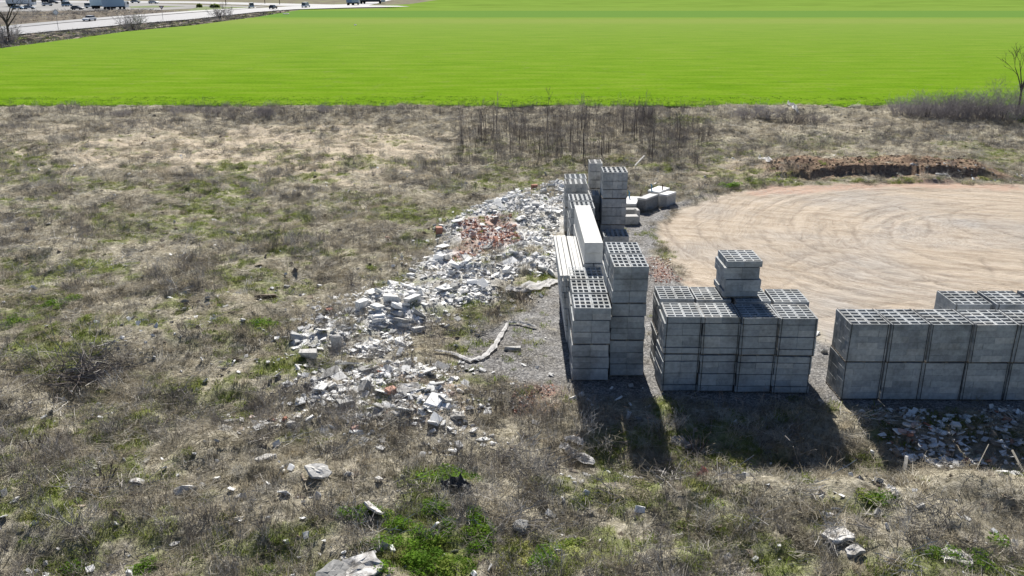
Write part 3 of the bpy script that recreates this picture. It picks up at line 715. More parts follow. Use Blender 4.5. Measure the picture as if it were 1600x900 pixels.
def clear_of(x, y):      # not under pallets
    bad = ((x > 1.4) & (x < 4.4) & (y > 25.0) & (y < 35)) | ((x > 2.3) & (x < 5.4) & (y > 36.5) & (y < 45)) | ((x > 4.3) & (x < 9.3) & (y > 24.2) & (y < 27.6)) | ((x > 9.4) & (y > 23.7) & (y < 27.2))
    return ~bad

def place(mesh, name, x, y, s, label, cat, grp, sink=.25, rot=None, sz=1.0):
    z = on_ground(x, y)
    rot = rot or (random.uniform(-.5, .5), random.uniform(-.5, .5), random.uniform(0, 6.28))
    o = obj(name, mesh, None, (x, y, z + s * .5 * (0.35) * sz), rot); o.scale = (s, s, s * sz)
    return tag(o, label, cat, grp)
# the 270 largest pieces of the heap, each on its own
def heap_density(x, y): return .16 + .84 * sst(.38, .56, fbm(x * .9, y * .9, 201, 4))
q = rand_in(RUB[0], 240, heap_density, 3); q = q[clear_of(q[:, 0], q[:, 1])]
qz = np.array([on_ground(a, b_) for a, b_ in q])
hp = lambda: random.random()
for (x, y), z in zip(q[:215], qz):
    kind = random.random(); redz = polysd(np.array([x]), np.array([y]), REDS[1][0])[0] > 0
    mt = 'brick' if (redz and kind < .75) else ('pale' if random.random() < .9 else 'greyc')
    if kind < .30 and mt != 'soil': me_ = random.choice(BLK[mt]); s = random.uniform(.45, 1.0); hz = .10 * s
    elif kind < .45 and mt in SLB: me_ = random.choice(SLB[mt]); s = random.uniform(.35, .75); hz = .14 * s
    else: me_ = random.choice(CK[mt]); s = random.uniform(.22, .55) if mt != 'brick' else random.uniform(.14, .26); hz = .22 * s
    o = obj('brick_chunk' if mt == 'brick' else 'concrete_chunk', me_, None, (x, y, z + hz), (random.gauss(0, .25), random.gauss(0, .25), random.uniform(0, 6.28))); o.scale = (s, s, s * random.uniform(.7, 1.1))
    shp = {0: 'block', 1: 'slab', 2: 'lump'}[0 if me_ in BLK.get(mt, []) else 1 if me_ in SLB.get(mt, []) else 2]
    zone = ('at the far end of the heap by the far towers' if y > 41 else 'beside the red brick patch' if y > 35.5 else ('near the leftmost lintels' if x > -1.5 else 'where the heap narrows') if y > 31 else 'among the clean white blocks mid-heap' if x > -5.4 else 'at the near left tip of the heap')
    big = 'large' if s > {'block': .85, 'slab': .55, 'lump': .4}[shp] else 'small'
    lb = f"{big} broken red brick {zone}" if mt == 'brick' else f"{big} {'white' if mt == 'pale' else 'grey'} concrete {shp} {zone}"
    tag(o, lb, 'rubble', lb + 's' if False else f"{'bricks' if mt == 'brick' else shp + 's of broken concrete'} {zone}, {big}")
q = rand_in(RUB[1], 46, None, 5)
for x, y in q:
    mt = random.choice(['pale', 'pale', 'pale', 'greyc', 'greyc', 'brick'])
    me_ = random.choice(CK[mt] if random.random() < .5 or mt == 'brick' else SLB[mt]); s = (random.uniform(.14, .24) if mt == 'brick' else random.uniform(.2, .5)) if me_ in CK[mt] else random.uniform(.35, .75)
    place(me_, 'brick_chunk' if mt == 'brick' else 'concrete_chunk', x, y, s, {'brick': 'broken red brick in the nearer scattered debris', 'pale': 'pale slab fragment in the nearer scattered debris', 'greyc': 'grey lump in the nearer scattered debris'}[mt], 'rubble', {'brick': 'bricks of the nearer debris', 'pale': 'pale pieces of the nearer debris', 'greyc': 'grey pieces of the nearer debris'}[mt])

# ------------------------------------------------------------------ scattering of uncountable stuff (geometry nodes on a point mesh)
def hidden_obj(me_):
    return bpy.data.objects.new(me_.name, me_)          # referenced by the scatter only
def scatter(name, pts, rot, scl, var, meshes, label, cat='ground cover'):
    n = len(pts)
    me_ = bpy.data.meshes.new(name); me_.vertices.add(n); me_.vertices.foreach_set('co', np.asarray(pts, np.float32).ravel())
    a = me_.attributes.new('rotv', 'FLOAT_VECTOR', 'POINT'); a.data.foreach_set('vector', np.asarray(rot, np.float32).ravel())
    a = me_.attributes.new('sclv', 'FLOAT_VECTOR', 'POINT'); a.data.foreach_set('vector', np.asarray(scl, np.float32).ravel())
    a = me_.attributes.new('var', 'INT', 'POINT'); a.data.foreach_set('value', np.asarray(var, np.int32))
    g = bpy.data.node_groups.new(name, 'GeometryNodeTree')
    g.interface.new_socket('Geometry', in_out='INPUT', socket_type='NodeSocketGeometry'); g.interface.new_socket('Geometry', in_out='OUTPUT', socket_type='NodeSocketGeometry')
    gi = g.nodes.new('NodeGroupInput'); go = g.nodes.new('NodeGroupOutput'); jn = g.nodes.new('GeometryNodeJoinGeometry')
    def at(nm, t):
        q_ = g.nodes.new('GeometryNodeInputNamedAttribute'); q_.data_type = t; q_.inputs[0].default_value = nm
        return next(o_ for o_ in q_.outputs if o_.enabled and o_.name == 'Attribute')
    ro, sc, va = at('rotv', 'FLOAT_VECTOR'), at('sclv', 'FLOAT_VECTOR'), at('var', 'INT')
    for k, mm in enumerate(meshes):
        ip = g.nodes.new('GeometryNodeInstanceOnPoints'); oi = g.nodes.new('GeometryNodeObjectInfo'); oi.inputs['Object'].default_value = hidden_obj(mm)
        oi.inputs['As Instance'].default_value = True
        cp = g.nodes.new('FunctionNodeCompare'); cp.data_type = 'INT'; cp.operation = 'EQUAL'
        ia = [s for s in cp.inputs if s.type == 'INT']; g.links.new(va, ia[0]); ia[1].default_value = k
        er = g.nodes.new('FunctionNodeEulerToRotation'); g.links.new(ro, er.inputs[0])
        g.links.new(gi.outputs[0], ip.inputs['Points']); g.links.new(cp.outputs[0], ip.inputs['Selection'])
        g.links.new(oi.outputs['Geometry'], ip.inputs['Instance']); g.links.new(er.outputs[0], ip.inputs['Rotation']); g.links.new(sc, ip.inputs['Scale'])
        g.links.new(ip.outputs[0], jn.inputs[0])
    g.links.new(jn.outputs[0], go.inputs[0])
    o = obj(name, me_); md = o.modifiers.new('scatter', 'NODES'); md.node_group = g
    tag(o, label, cat, kind='stuff'); return o
def heights(q):
    z = height(q[:, 0], q[:, 1]); return z * (.15 + .85 * sst(87.8, 86.2, q[:, 1]))
def visible(q, pad=2.0):
    half = .5751 * (q[:, 1] * math.cos(TH) + H * math.sin(TH)) + pad
    return np.abs(q[:, 0]) < half
def sample(n, y0, y1, w, seed, powr=1.0):
    """n candidates over the strip, denser near the camera; w(masks, x, y) keeps some"""
    r = np.random.default_rng(seed)
    y = y0 + (y1 - y0) * r.random(n) ** powr
    half = .5751 * (y * math.cos(TH) + H * math.sin(TH)) + 1.5
    x = r.uniform(-1, 1, n) * half
    q_ = np.stack([x, y], 1); mm = masks(x, y)
    k = r.random(n) < w(mm, x, y)
    k &= clear_of(x, y) & (r.random(n) > mm['dug'] * .93)
    k &= r.random(n) > .75 * ((x > -2.6) & (x < -.6) & (y > 14.3) & (y < 17.2) & (fbm(x * 1.6, y * 1.6, 51, 3) > .45))
    return q_[k], r
def do_scatter(name, q_, r, meshes, smin, smax, label, cat, tilt=.12, zoff=0.0, zs=(1, 1)):
    n = len(q_); z = heights(q_) + zoff
    rot = np.stack([r.normal(0, tilt, n), r.normal(0, tilt, n), r.uniform(0, 6.28, n)], 1)
    s = r.uniform(0, 1, n) ** 1.6 * (smax - smin) + smin
    sc = np.stack([s, s * r.uniform(.85, 1.15, n), s * r.uniform(zs[0], zs[1], n)], 1)
    return scatter(name, np.column_stack([q_, z]), rot, sc, r.integers(0, len(meshes), n), meshes, label, cat)

# small rubble, gravel, clods
q_, r = np.concatenate([rand_in([RUB[0]], 5800, heap_density, 11), rand_in([RUB[1]], 950, heap_density, 11)]), np.random.default_rng(1); q_ = q_[clear_of(q_[:, 0], q_[:, 1])]
TR_ = pxy([(400, 500), (620, 400), (700, 330), (900, 330), (870, 560), (880, 680), (560, 720), (330, 690)])
tq = rand_in([TR_], 2600, lambda x, y: np.exp(-(np.minimum(0, np.maximum(polysd(x, y, RUB[0]), polysd(x, y, RUB[1]))) / 1.1) ** 2) * sst(.36, .62, fbm(x * 1.3, y * 1.3, 203, 4)), 18); tq = tq[clear_of(tq[:, 0], tq[:, 1])]
q_ = np.concatenate([q_, tq])
inred = polysd(q_[:, 0], q_[:, 1], REDS[1][0]) > -.3
do_scatter('small_rubble', q_[~inred], r, CK['pale'][:10] + CK['greyc'][:2] + SLB['pale'][:3], .05, .30, 'small white and grey broken concrete filling the rubble heap', 'rubble', .3, .03, (.4, .9))
q2 = rand_in([REDS[1][0]], 1300, heap_density, 12); q2 = q2[clear_of(q2[:, 0], q2[:, 1])]
do_scatter('brick_rubble', q2, r, CK['brick'][:8] + CK['pale'][:4], .05, .20, 'crushed red brick in the middle of the rubble heap', 'rubble', .5, .04, (.5, 1))
q2 = np.concatenate([rand_in([REDS[0][0]], 500, None, 13), rand_in([REDS[2][0]], 400, None, 14), rand_in([RUB[1]], 120, None, 15)])
do_scatter('brick_crumbs', q2, r, CK['brick'][:8] + CK['pale'][:2], .03, .11, 'crumbled red brick spread over gravel and weeds', 'rubble', .5, .01, (.5, 1))
q2 = np.concatenate([rand_in([RSHADE], 620, heap_density, 16), rand_in([RUB3], 50, None, 17)])
do_scatter('tile_shards', q2, r, SLB['pale'] + SLB['pale'] + SLB['greyc'] + CK['pale'][:3] + CK['brick'][:2] + CK['soil'][:3], .06, .30, 'broken white tile and plaster shards dumped in the shade before the right stacks', 'rubble', .3, .06, (.6, 1.2))
q2, r = sample(30000, 15, 60, lambda m_, x, y: m_['gravel'] * .9 * (y < 50), 21, 1.0)
do_scatter('gravel_stones', q2, r, [CK['pale'][0], CK['greyc'][0], CK['greyc'][3], CK['greyc'][4], CK['pale'][3]], .025, .075, 'loose grey gravel round the block stacks', 'gravel', .5, 0, (.6, 1))
q2, r = sample(12000, 13, 62, lambda m_, x, y: (1 - m_['yard']) * (.55 * sst(.48, .62, fbm(x * .5, y * .5, 301, 3)) + .03) * (.25 + .75 * ((x > -14) & (y < 34))), 22, .9)
do_scatter('scattered_stones', q2, r, CK['greyc'][:3] + CK['pale'][:6] + SLB['pale'][:1], .05, .30, 'stones and concrete crumbs scattered among the weeds', 'stones', .5, .03, (.6, 1))
q2, r = sample(16000, 13, 84, lambda m_, x, y: .45 * (1 - m_['yard']) * (1 - m_['gravel']) * sst(.42, .62, fbm(x * .9, y * .9, 311, 3)), 23, .9)
do_scatter('soil_clods', q2, r, CK['soil'][:8], .08, .36, 'dark clods of soil over the rough ground', 'soil', .4, -.02, (.4, .8))
# the spoil bank clods
q2 = np.stack([rng.uniform(16.5, 30.5, 1500), rng.uniform(BANKY, BANKY + 4.5, 1500)], 1)
M['dugsoil'] = mat_random('dug_brown_earth', [(0, (.16, .115, .085)), (.5, (.29, .215, .155)), (1, (.50, .40, .28))], 14, .4, 1, 0, .8, .01)
CKD = [chunk_mesh('earth_clod', i + 300, 1, .85, .6, rough=.35, n=12, mat='dugsoil', boxy=0) for i in range(5)]
do_scatter('spoil_clods', q2, np.random.default_rng(5), CKD, .06, .28, 'brown clods of dug earth on the bank behind the yard', 'soil', .4, 0, (.4, .8))
q2 = rand_in([pxy([(1440, 268), (1600, 274), (1700, 284), (1500, 284), (1400, 280)])], 60, None, 19)
do_scatter('bank_rubble', q2, r, CK['greyc'][:4] + CK['pale'][:4], .08, .4, 'grey broken concrete along the foot of the spoil bank', 'rubble', .5, .02, (.5, 1))

# plants ---------------------------------------------------------------
def blades(seed, n, spread, h, w, curve, mat, lean=.35, green=False):
    r = np.random.default_rng(seed); V = []; Fc = []
    for i in range(n):
        a = r.uniform(0, 6.28); rr = spread * math.sqrt(r.random()); bx_, by_ = rr * math.cos(a), rr * math.sin(a)
        L_ = h * r.uniform(.45, 1.1); ang = r.uniform(0, 6.28); tl = abs(r.normal(0, lean)); ww = w * r.uniform(.6, 1.4)
        d = np.array([math.cos(ang), math.sin(ang)]); pn = np.array([-d[1], d[0]]) * ww / 2
        st = []
        for k in range(3):
            t = k / 2; off = (tl * t + curve * t * t) * L_; zz = L_ * t * math.cos(min(1.2, tl + curve * t * .6))
            st.append((bx_ + d[0] * off, by_ + d[1] * off, zz))
        o = len(V)
        V += [(st[0][0] - pn[0], st[0][1] - pn[1], -.03), (st[0][0] + pn[0], st[0][1] + pn[1], -.03), (st[1][0] - pn[0] * .8, st[1][1] - pn[1] * .8, st[1][2]), (st[1][0] + pn[0] * .8, st[1][1] + pn[1] * .8, st[1][2]), (st[2][0], st[2][1], st[2][2])]
        Fc += [(o, o + 1, o + 3), (o, o + 3, o + 2), (o + 2, o + 3, o + 4)]
    return mesh_np('blades', V, Fc, [M[mat]])
def stems(seed, n, spread, h, w, mat, branch=5, lean=.15, heads=True):
    r = np.random.default_rng(seed); V = []; Fc = []
    def strip(p, q_, w0, w1):
        d = q_ - p; s = np.cross(d, r.normal(0, 1, 3)); s = s / (np.linalg.norm(s) + 1e-9); o = len(V)
        V.extend([tuple(p - s * w0 / 2), tuple(p + s * w0 / 2), tuple(q_ + s * w1 / 2), tuple(q_ - s * w1 / 2)]); Fc.append((o, o + 1, o + 2)); Fc.append((o, o + 2, o + 3))
    for i in range(n):
        a = r.uniform(0, 6.28); rr = spread * math.sqrt(r.random()); p = np.array([rr * math.cos(a), rr * math.sin(a), -.03])
        L_ = h * r.uniform(.5, 1.1); d = np.array([r.normal(0, lean), r.normal(0, lean), 1.0]); mid = p + d * L_ * .55 + r.normal(0, .03, 3) * L_; top = p + d * L_ + r.normal(0, .05, 3) * L_
        strip(p, mid, w, w * .8); strip(mid, top, w * .8, w * .35)
        for b_ in range(branch):
            t = r.uniform(.3, 1); q0 = p + (mid - p) * t / .55 if t < .55 else mid + (top - mid) * (t - .55) / .45
            dd = np.array([r.normal(0, .6), r.normal(0, .6), r.uniform(.3, 1.1)]); dd = dd / np.linalg.norm(dd)
            e = q0 + dd * L_ * r.uniform(.10, .32); strip(q0, e, w * .55, w * .3)
            if heads: strip(e, e + dd * w * 3.0, w * 2.0, w * 1.0)
    return mesh_np('stems', V, Fc, [M[mat]])
def tangle(seed, n, R_, h, w, mat):
    r = np.random.default_rng(seed); V = []; Fc = []
    for i in range(n):
        p = np.array([r.normal(0, R_ * .4), r.normal(0, R_ * .4), abs(r.normal(0, h * .5))]); a = r.uniform(0, 6.28); L_ = R_ * r.uniform(.3, 1.3)
        d = np.array([math.cos(a), math.sin(a), r.normal(.12, .3)]); prev = p; s = np.cross(d, [0, 0, 1.0]); s /= np.linalg.norm(s)
        s = s * .7 + np.array([0, 0, .7]) * r.choice([-1, 1])
        for k in range(3):
            nxt = prev + d * L_ / 3 + r.normal(0, .04, 3) * L_; nxt[2] = abs(nxt[2]) * .95; o = len(V)
            V += [tuple(prev - s * w / 2), tuple(prev + s * w / 2), tuple(nxt + s * w * .4), tuple(nxt - s * w * .4)]; Fc += [(o, o + 1, o + 2), (o, o + 2, o + 3)]; prev = nxt
    return mesh_np('tangle', V, Fc, [M[mat]])
def leafy(seed, n, R_, h, s, mat):
    r = np.random.default_rng(seed); V = []; Fc = []
    for i in range(n):
        a = r.uniform(0, 6.28); rr = R_ * math.sqrt(r.random()); z = h * r.uniform(.1, 1) * (1 - .5 * (rr / R_) ** 2)
        c = np.array([rr * math.cos(a), rr * math.sin(a), z]); u = r.normal(0, 1, 3); u[2] *= .4; u /= np.linalg.norm(u); v = np.cross(u, r.normal(0, 1, 3) + np.array([0, 0, 1.5])); v /= np.linalg.norm(v)
        q_ = s * r.uniform(.5, 1.3); o = len(V)
        V += [tuple(c - u * q_), tuple(c + v * q_ * .5), tuple(c + u * q_), tuple(c - v * q_ * .5)]; Fc += [(o, o + 1, o + 2), (o, o + 2, o + 3)]
    return mesh_np('leaves', V, Fc, [M[mat]])

m_dry = [blades(100 + i, 46, .22, .26, .011, .5, 'dry', .6) for i in range(5)]
m_mat = [tangle(120 + i, 42, .42, .07, .011, 'dry') for i in range(4)]
m_stem = [stems(140 + i, 5, .18, .66, .0075, 'stem', 4, .15, False) for i in range(6)]
m_twig = [tangle(160 + i, 30, .45, .14, .013, 'twig') for i in range(4)]
m_bushy = [stems(180 + i, 16, .20, .42, .010, 'twig', 7, .4, False) for i in range(4)]
m_green = [blades(200 + i, 44, .20, .13, .016, .5, 'green', .5) for i in range(4)]
m_leaf = [leafy(220 + i, 110, .22, .20, .035, 'leaf') for i in range(4)]
m_yleaf = [leafy(230 + i, 90, .22, .22, .03, 'yleaf') for i in range(3)]

stony = lambda x, y: sst(.49, .60, fbm(x * .5, y * .5, 301, 3))
weed_w = lambda m_, x, y: (1 - .55 * stony(x, y)) * (1 - .7 * np.clip(m_['green'] * 1.3 - .3, 0, 1)) * (1 - m_['yard']) * (1 - .985 * m_['gravel']) * (1 - .93 * m_['rubble']) * (1 - .85 * (polysd(x, y, RSHADE) > 0)) * (1 - .75 * np.clip(m_['sand'], 0, 1))
pt = lambda x, y, s, lo, hi, f=.35: sst(lo, hi, fbm(x * f, y * f, s, 4))
q2, r = sample(60000, 12.5, 86.5, lambda m_, x, y: weed_w(m_, x, y) * (.12 + .75 * pt(x, y, 401, .4, .58)), 31, .85)
do_scatter('dry_grass', q2, r, m_dry, .5, 1.35, 'dry straw-brown grass tufts over the waste ground', 'dry grass', .2, 0, (.5, 1.1))
q2, r = sample(34000, 12.5, 86.5, lambda m_, x, y: (1 - .4 * stony(x, y)) * (1 - m_['yard']) * (1 - .9 * m_['gravel']) * (1 - .9 * m_['rubble']) * (.22 + .5 * pt(x, y, 403, .4, .6)), 32, .85)
do_scatter('flattened_grass', q2, r, m_mat, .5, 1.3, 'flattened dead grass lying over the waste ground', 'dry grass', .12, .01, (.5, 1.2))
q2, r = sample(40000, 12.5, 86.5, lambda m_, x, y: weed_w(m_, x, y) * (.10 + .9 * pt(x, y, 405, .48, .60, .28)) * .8, 33, .85)
do_scatter('dark_weed_stalks', q2, r, m_stem, .35, 1.25, 'dark upright dead weed stalks standing in drifts', 'dead weeds', .1, 0, (.8, 1.3))
q2, r = sample(26000, 12.5, 86.5, lambda m_, x, y: weed_w(m_, x, y) * (.05 + .8 * pt(x, y, 407, .47, .62, .3)), 34, .85)
do_scatter('grey_brush', q2, r, m_bushy, .5, 1.5, 'grey twiggy brush patches on the waste ground', 'dead weeds', .15, 0, (.7, 1.2))
q2, r = sample(14000, 12.5, 80, lambda m_, x, y: weed_w(m_, x, y) * (.08 + .6 * pt(x, y, 409, .48, .62, .5)), 35, .8)
do_scatter('dead_twigs', q2, r, m_twig, .4, 1.4, 'tangles of grey dead twigs lying on the ground', 'dead twigs', .15, 0, (.7, 1.3))
q2, r = sample(70000, 12.5, 86, lambda m_, x, y: np.clip(m_['green'] * 1.0, 0, 1) * (1 - .9 * m_['rubble']), 36, .85)
do_scatter('green_grass', q2, r, m_green, .4, 1.3, 'short green grass coming up in patches', 'grass', .15, 0, (.7, 1.2))
# fresh leafy patches in the foreground
def near_patches(lst, n, seed):
    r = np.random.default_rng(seed); out = []
    for (gx, gy, rx, ry) in lst:
        c = px(gx, gy); ex = px(gx + rx, gy).x - c.x; ey = px(gx, gy - ry).y - c.y
        k = int(n * ex * ey); a = r.uniform(0, 6.28, k); q_ = np.sqrt(r.random(k))
        p = np.stack([c.x + ex * q_ * np.cos(a), c.y + ey * q_ * np.sin(a)], 1)
        keep = fbm(p[:, 0] * 1.6, p[:, 1] * 1.6, seed, 3) > .34 + .16 * q_
        out.append(p[keep])
    return np.concatenate(out), r
q2, r = near_patches([(665, 845, 105, 55), (700, 748, 45, 14), (600, 880, 60, 25), (880, 870, 60, 22), (560, 805, 30, 12), (60, 880, 60, 18), (90, 480, 35, 12), (20, 510, 30, 12), (1500, 885, 50, 16), (1555, 855, 18, 8), (1370, 790, 30, 8), (1140, 293, 16, 4), (230, 885, 40, 10), (410, 512, 25, 8), (1590, 186, 14, 5)], 130, 51)
do_scatter('leafy_ground_plants', q2, r, m_leaf, .45, 1.2, 'fresh green leafy plants spreading at the bottom', 'green plants', .1, 0, (.5, 1.1))
q2, r = near_patches([(840, 860, 65, 30), (800, 880, 40, 20), (1110, 712, 80, 12), (920, 880, 35, 14)], 120, 52)
do_scatter('yellow_green_plants', q2, r, m_yleaf, .35, .9, 'yellow-green flowering weeds at the bottom centre', 'green plants', .1, 0, (.4, .8))
# crop fringe: first metres of the field are real leaves
r = np.random.default_rng(61); n = 2600
q2 = np.stack([r.uniform(-56, 56, n), 86.5 + 7 * r.random(n) ** 2.2], 1); z = np.full(n, .06)
rot = np.stack([r.normal(0, .15, n), r.normal(0, .15, n), r.uniform(0, 6.28, n)], 1); s = r.uniform(.5, 1.1, n)
M['crop'] = mat_random('cereal_blades', [(0, (.075, .16, .014)), (1, (.13, .22, .025))], 3, .2, .8, .15, 0, 0, .4)
m_crop = [blades(300 + i, 30, .3, .09, .02, .4, 'crop', .4) for i in range(3)]
scatter('cereal_shoots', np.column_stack([q2, z]), rot, np.stack([s * 1.6, s, s * .8], 1), r.integers(0, 3, n), m_crop, 'young green cereal shoots along the near edge of the field', 'crop')

m_thin = [stems(360 + i, 2, .10, .95, .010, 'stem', 6, .09, False) for i in range(5)]
q2, r = sample(2600, 12.5, 30, lambda m_, x, y: weed_w(m_, x, y) * (.15 + .85 * pt(x, y, 421, .45, .6, .5)), 37, 1.0)
do_scatter('thin_dark_stalks', q2, r, m_thin, .5, 1.15, 'thin upright dark weed stalks standing over the foreground', 'dead weeds', .07, 0, (.8, 1.2))
# taller dead stalk belts
m_tall = [stems(320 + i, 8, .40, 1.75, .014, 'stem', 7, .07, False) for i in range(5)]
belt = pxy([(700, 250), (720, 205), (860, 190), (1060, 188), (1110, 215), (1090, 262), (1000, 262), (900, 268), (800, 262)])
q2 = rand_in([belt], 400, None, 71); do_scatter('tall_weed_stalks', q2, np.random.default_rng(72), m_tall, .45, 1.4, 'belt of tall dark dead stalks behind the block towers', 'dead weeds', .04, 0, (.8, 1.1))
belt2 = pxy([(0, 172), (350, 170), (700, 173), (1100, 170), (1100, 178), (700, 182), (300, 182), (0, 180)])
q2 = rand_in([belt2], 900, None, 73); do_scatter('field_edge_weeds', q2, np.random.default_rng(74), m_tall + m_bushy, .3, .75, 'grey dead weeds along the edge of the field', 'dead weeds', .06, 0, (.6, 1.0))

# saplings one can tell apart, bushes and trees
def branching(bm, p, d, L_, r0, depth, rnd, n=4, spread=.6, tips=None, grav=.05, minr=.004):
    segs = 3; prev = p; dd = d.copy(); rad = r0
    for s in range(segs):
        nd = (dd + Vector((rnd.gauss(0, .12), rnd.gauss(0, .12), rnd.gauss(0.03, .06)))).normalized()
        nx_ = prev + nd * L_ / segs; nr = rad * (.82 if s < segs - 1 else .6)
        btube(bm, prev, nx_, rad, nr, 5 if rad > .03 else 3)
        if depth > 0 and (s > 0 or depth < 3):
            for k in range(n if s == segs - 1 else max(1, n // 2)):
                bd = (nd + Vector((rnd.gauss(0, spread), rnd.gauss(0, spread), rnd.gauss(.1, spread * .5)))).normalized()
                branching(bm, nx_, bd, L_ * rnd.uniform(.42, .66), max(nr * .6, minr), depth - 1, rnd, n, spread, tips, grav, minr)
        prev, dd, rad = nx_, nd, nr
SAP = []
for i in range(5):
    rnd = random.Random(400 + i); bm = bmesh.new(); branching(bm, Vector((0, 0, 0)), Vector((0, 0, 1)), .8, .022, 2, rnd, 3, .28, minr=.006)
    crown = mesh_bm('crown', bm, [M['stem']])
    bm = bmesh.new(); btube(bm, (0, 0, -1.0), (0, 0, 0.0), .032, .022, 5); trunk = mesh_bm('trunk', bm, [M['bark']])
    SAP.append((crown, trunk))
r_ = np.random.default_rng(81)
sq = rand_in([pxy([(705, 248), (720, 205), (860, 195), (1000, 190), (1080, 215), (1010, 258), (900, 262), (800, 255)])], 34, None, 82)
for i, (x, y) in enumerate(sq):
    s = r_.uniform(.8, 1.35); c_, t_ = SAP[i % 5]
    root = empty('sapling', (x, y, on_ground(x, y)), r_.uniform(0, 6)); root.scale = (s, s, s)
    obj('trunk', t_, root, (0, 0, .95)); obj('crown', c_, root, (0, 0, .95))
    sx = 'left end' if x < -2.5 else 'middle' if x < 5.5 else 'right end'; sy = 'nearer side' if y < 67 else 'field side'; sz_ = 'tall' if s > 1.08 else 'short'
    tag(root, f'{sz_} thin leafless sapling at the {sx} of the dead stalk belt, {sy}', 'sapling', f'leafless saplings, {sz_}, {sx}, {sy} of the belt')
def bush(x, y, rad, h, label, seed, nst=26, depth=2, mat='bushtwig', name='leafless_bush', cat='bush', z=None, thick=.02, minr=.008, grp='leafless bushes'):
    rnd = random.Random(seed); bm = bmesh.new()
    for k in range(nst):
        a = rnd.uniform(0, 6.28); q_ = rad * .55 * math.sqrt(rnd.random())
        d = Vector((math.cos(a) * rnd.uniform(0, 1.5), math.sin(a) * rnd.uniform(0, 1.5), 1)).normalized()
        branching(bm, Vector((q_ * math.cos(a), q_ * math.sin(a), -.05)), d, h * rnd.uniform(.32, .62), thick, depth, rnd, 3, .85, minr=minr)
    root = empty(name, (x, y, on_ground(x, y) if z is None else z)); tag(root, label, cat, grp)
    obj('twigs', mesh_bm('twigs', bm, [M[mat]]), root)
    bm = bmesh.new()
    for k in range(5): a = k * 1.26; btube(bm, (0.1 * math.cos(a), .1 * math.sin(a), -.1), (.3 * math.cos(a), .3 * math.sin(a), h * .35), thick * 1.8, thick, 5)
    obj('stem', mesh_bm('stem', bm, [M['bark']]), root)
    return root
bl = [(1420, 182, 2.0, 2.0, 'low grey bush at the left end of the bush row by the field'), (1448, 184, 2.3, 2.3, 'grey leafless bush left of the densest one in the bush row'),
      (1478, 186, 2.6, 2.7, 'dense grey leafless bush in the middle of the bush row'), (1508, 186, 2.4, 2.6, 'grey leafless bush right of the densest one'),
      (1537, 186, 2.0, 2.7, 'open brown bush rising above its neighbours near the lone tree'), (1566, 190, 2.2, 2.4, 'grey bush just left of the lone tree'), (1598, 186, 2.6, 3.6, 'tall grey bush behind the lone tree at the right edge')]
for i, (x, y, ra, h, lb) in enumerate(bl):
    p = px(x, y); bush(p.x, p.y, ra * 1.2, h * 1.05, lb, 500 + i, 80, thick=.02, minr=.006)
bl2 = [(1165, 186, 1.4, 1.3, 'low brown bush left in the row behind the waste ground'), (1200, 187, 1.6, 1.5, 'low grey bush beside a white scrap near the field edge'), (1235, 190, 1.5, 1.3, 'low brown bush right of the scrap near the field edge'), (1275, 192, 1.1, .8, 'small twiggy bush at the right of the low bush row'),
       (1007, 186, .9, 1.6, 'round-topped dark bush on the field edge behind the towers'), (290, 180, 1.8, .9, 'low purple-grey bush on the field edge, left part'), (330, 179, 1.5, .8, 'low purple-grey bush next to the left one on the field edge'),
       (415, 186, .8, 1.0, 'small dark bush in front of the field edge'), (190, 181, 1.3, .7, 'low bush nearest the left end of the field edge'), (510, 178, 1.0, .8, 'small pale bush standing on the field edge')]
for i, (x, y, ra, h, lb) in enumerate(bl2):
    p = px(x, y); bush(p.x, p.y, ra, h * 1.15, lb, 540 + i, 44, 2, thick=.016, minr=.005)
# near shrubs
bl3 = [(165, 745, .22, .85, 'bundle of upright grey stems in the left foreground'), (52, 700, .3, .9, 'sparse dead shrub at the left edge of the foreground'), (80, 690, .25, .8, 'dead forked shrub beside the sparse one at left'),
       (820, 470, .25, .9, 'dark dead plant standing before the leftmost lintels'), (1090, 690, .25, 1.0, 'wiry dead shrub in the shade before the middle stacks')]
for i, (x, y, ra, h, lb) in enumerate(bl3):
    p = px(x, y); bush(p.x, p.y, ra, h, lb, 580 + i, 9, 1, 'stem', 'dead_shrub', 'shrub', thick=.012, minr=.004, grp='dead shrubs in the foreground')
p = px(122, 585)
rt = empty('brush_heap', (p.x, p.y, on_ground(p.x, p.y))); tag(rt, 'dark heap of dead branches on the left of the waste ground', 'brush heap')
for k in range(4):
    o = obj('branches', tangle(600 + k, 110, 1.5 if k < 2 else 1.0, .28, .022, 'twig' if k % 2 else 'stem'), rt, ((k - 1.5) * .35, (k % 2) * .3, .05), (0, 0, k))
# trees
def tree(x, y, h, label, seed, spread=.45, lean=(0, 0), z=None, r0=.12):
    root = empty('bare_tree', (x, y, on_ground(x, y) if z is None else z)); tag(root, label, 'tree', 'bare trees'); rnd = random.Random(seed)
    bm = bmesh.new(); a = Vector((0, 0, -.2)); b_ = Vector((lean[0] * .4, lean[1] * .4, h * .42)); btube(bm, a, b_ * .5, r0, r0 * .8, 7); btube(bm, b_ * .5, b_, r0 * .8, r0 * .6, 7)
    obj('trunk', mesh_bm('trunk', bm, [M['bark']]), root)
    bm = bmesh.new()
    for k in range(5):
        q_ = b_ * rnd.uniform(.55, 1.0) if k else b_
        d = Vector((rnd.gauss(0, spread), rnd.gauss(0, spread), 1)).normalized()
        branching(bm, q_, d, h * rnd.uniform(.28, .42), r0 * .5, 3, rnd, 2, .42, minr=.012)
    obj('crown', mesh_bm('crown', bm, [M['bark']]), root)
p = px(1588, 186); tree(p.x, p.y, 6.6, 'lone bare tree at the right edge rising over the green field', 701, .45)

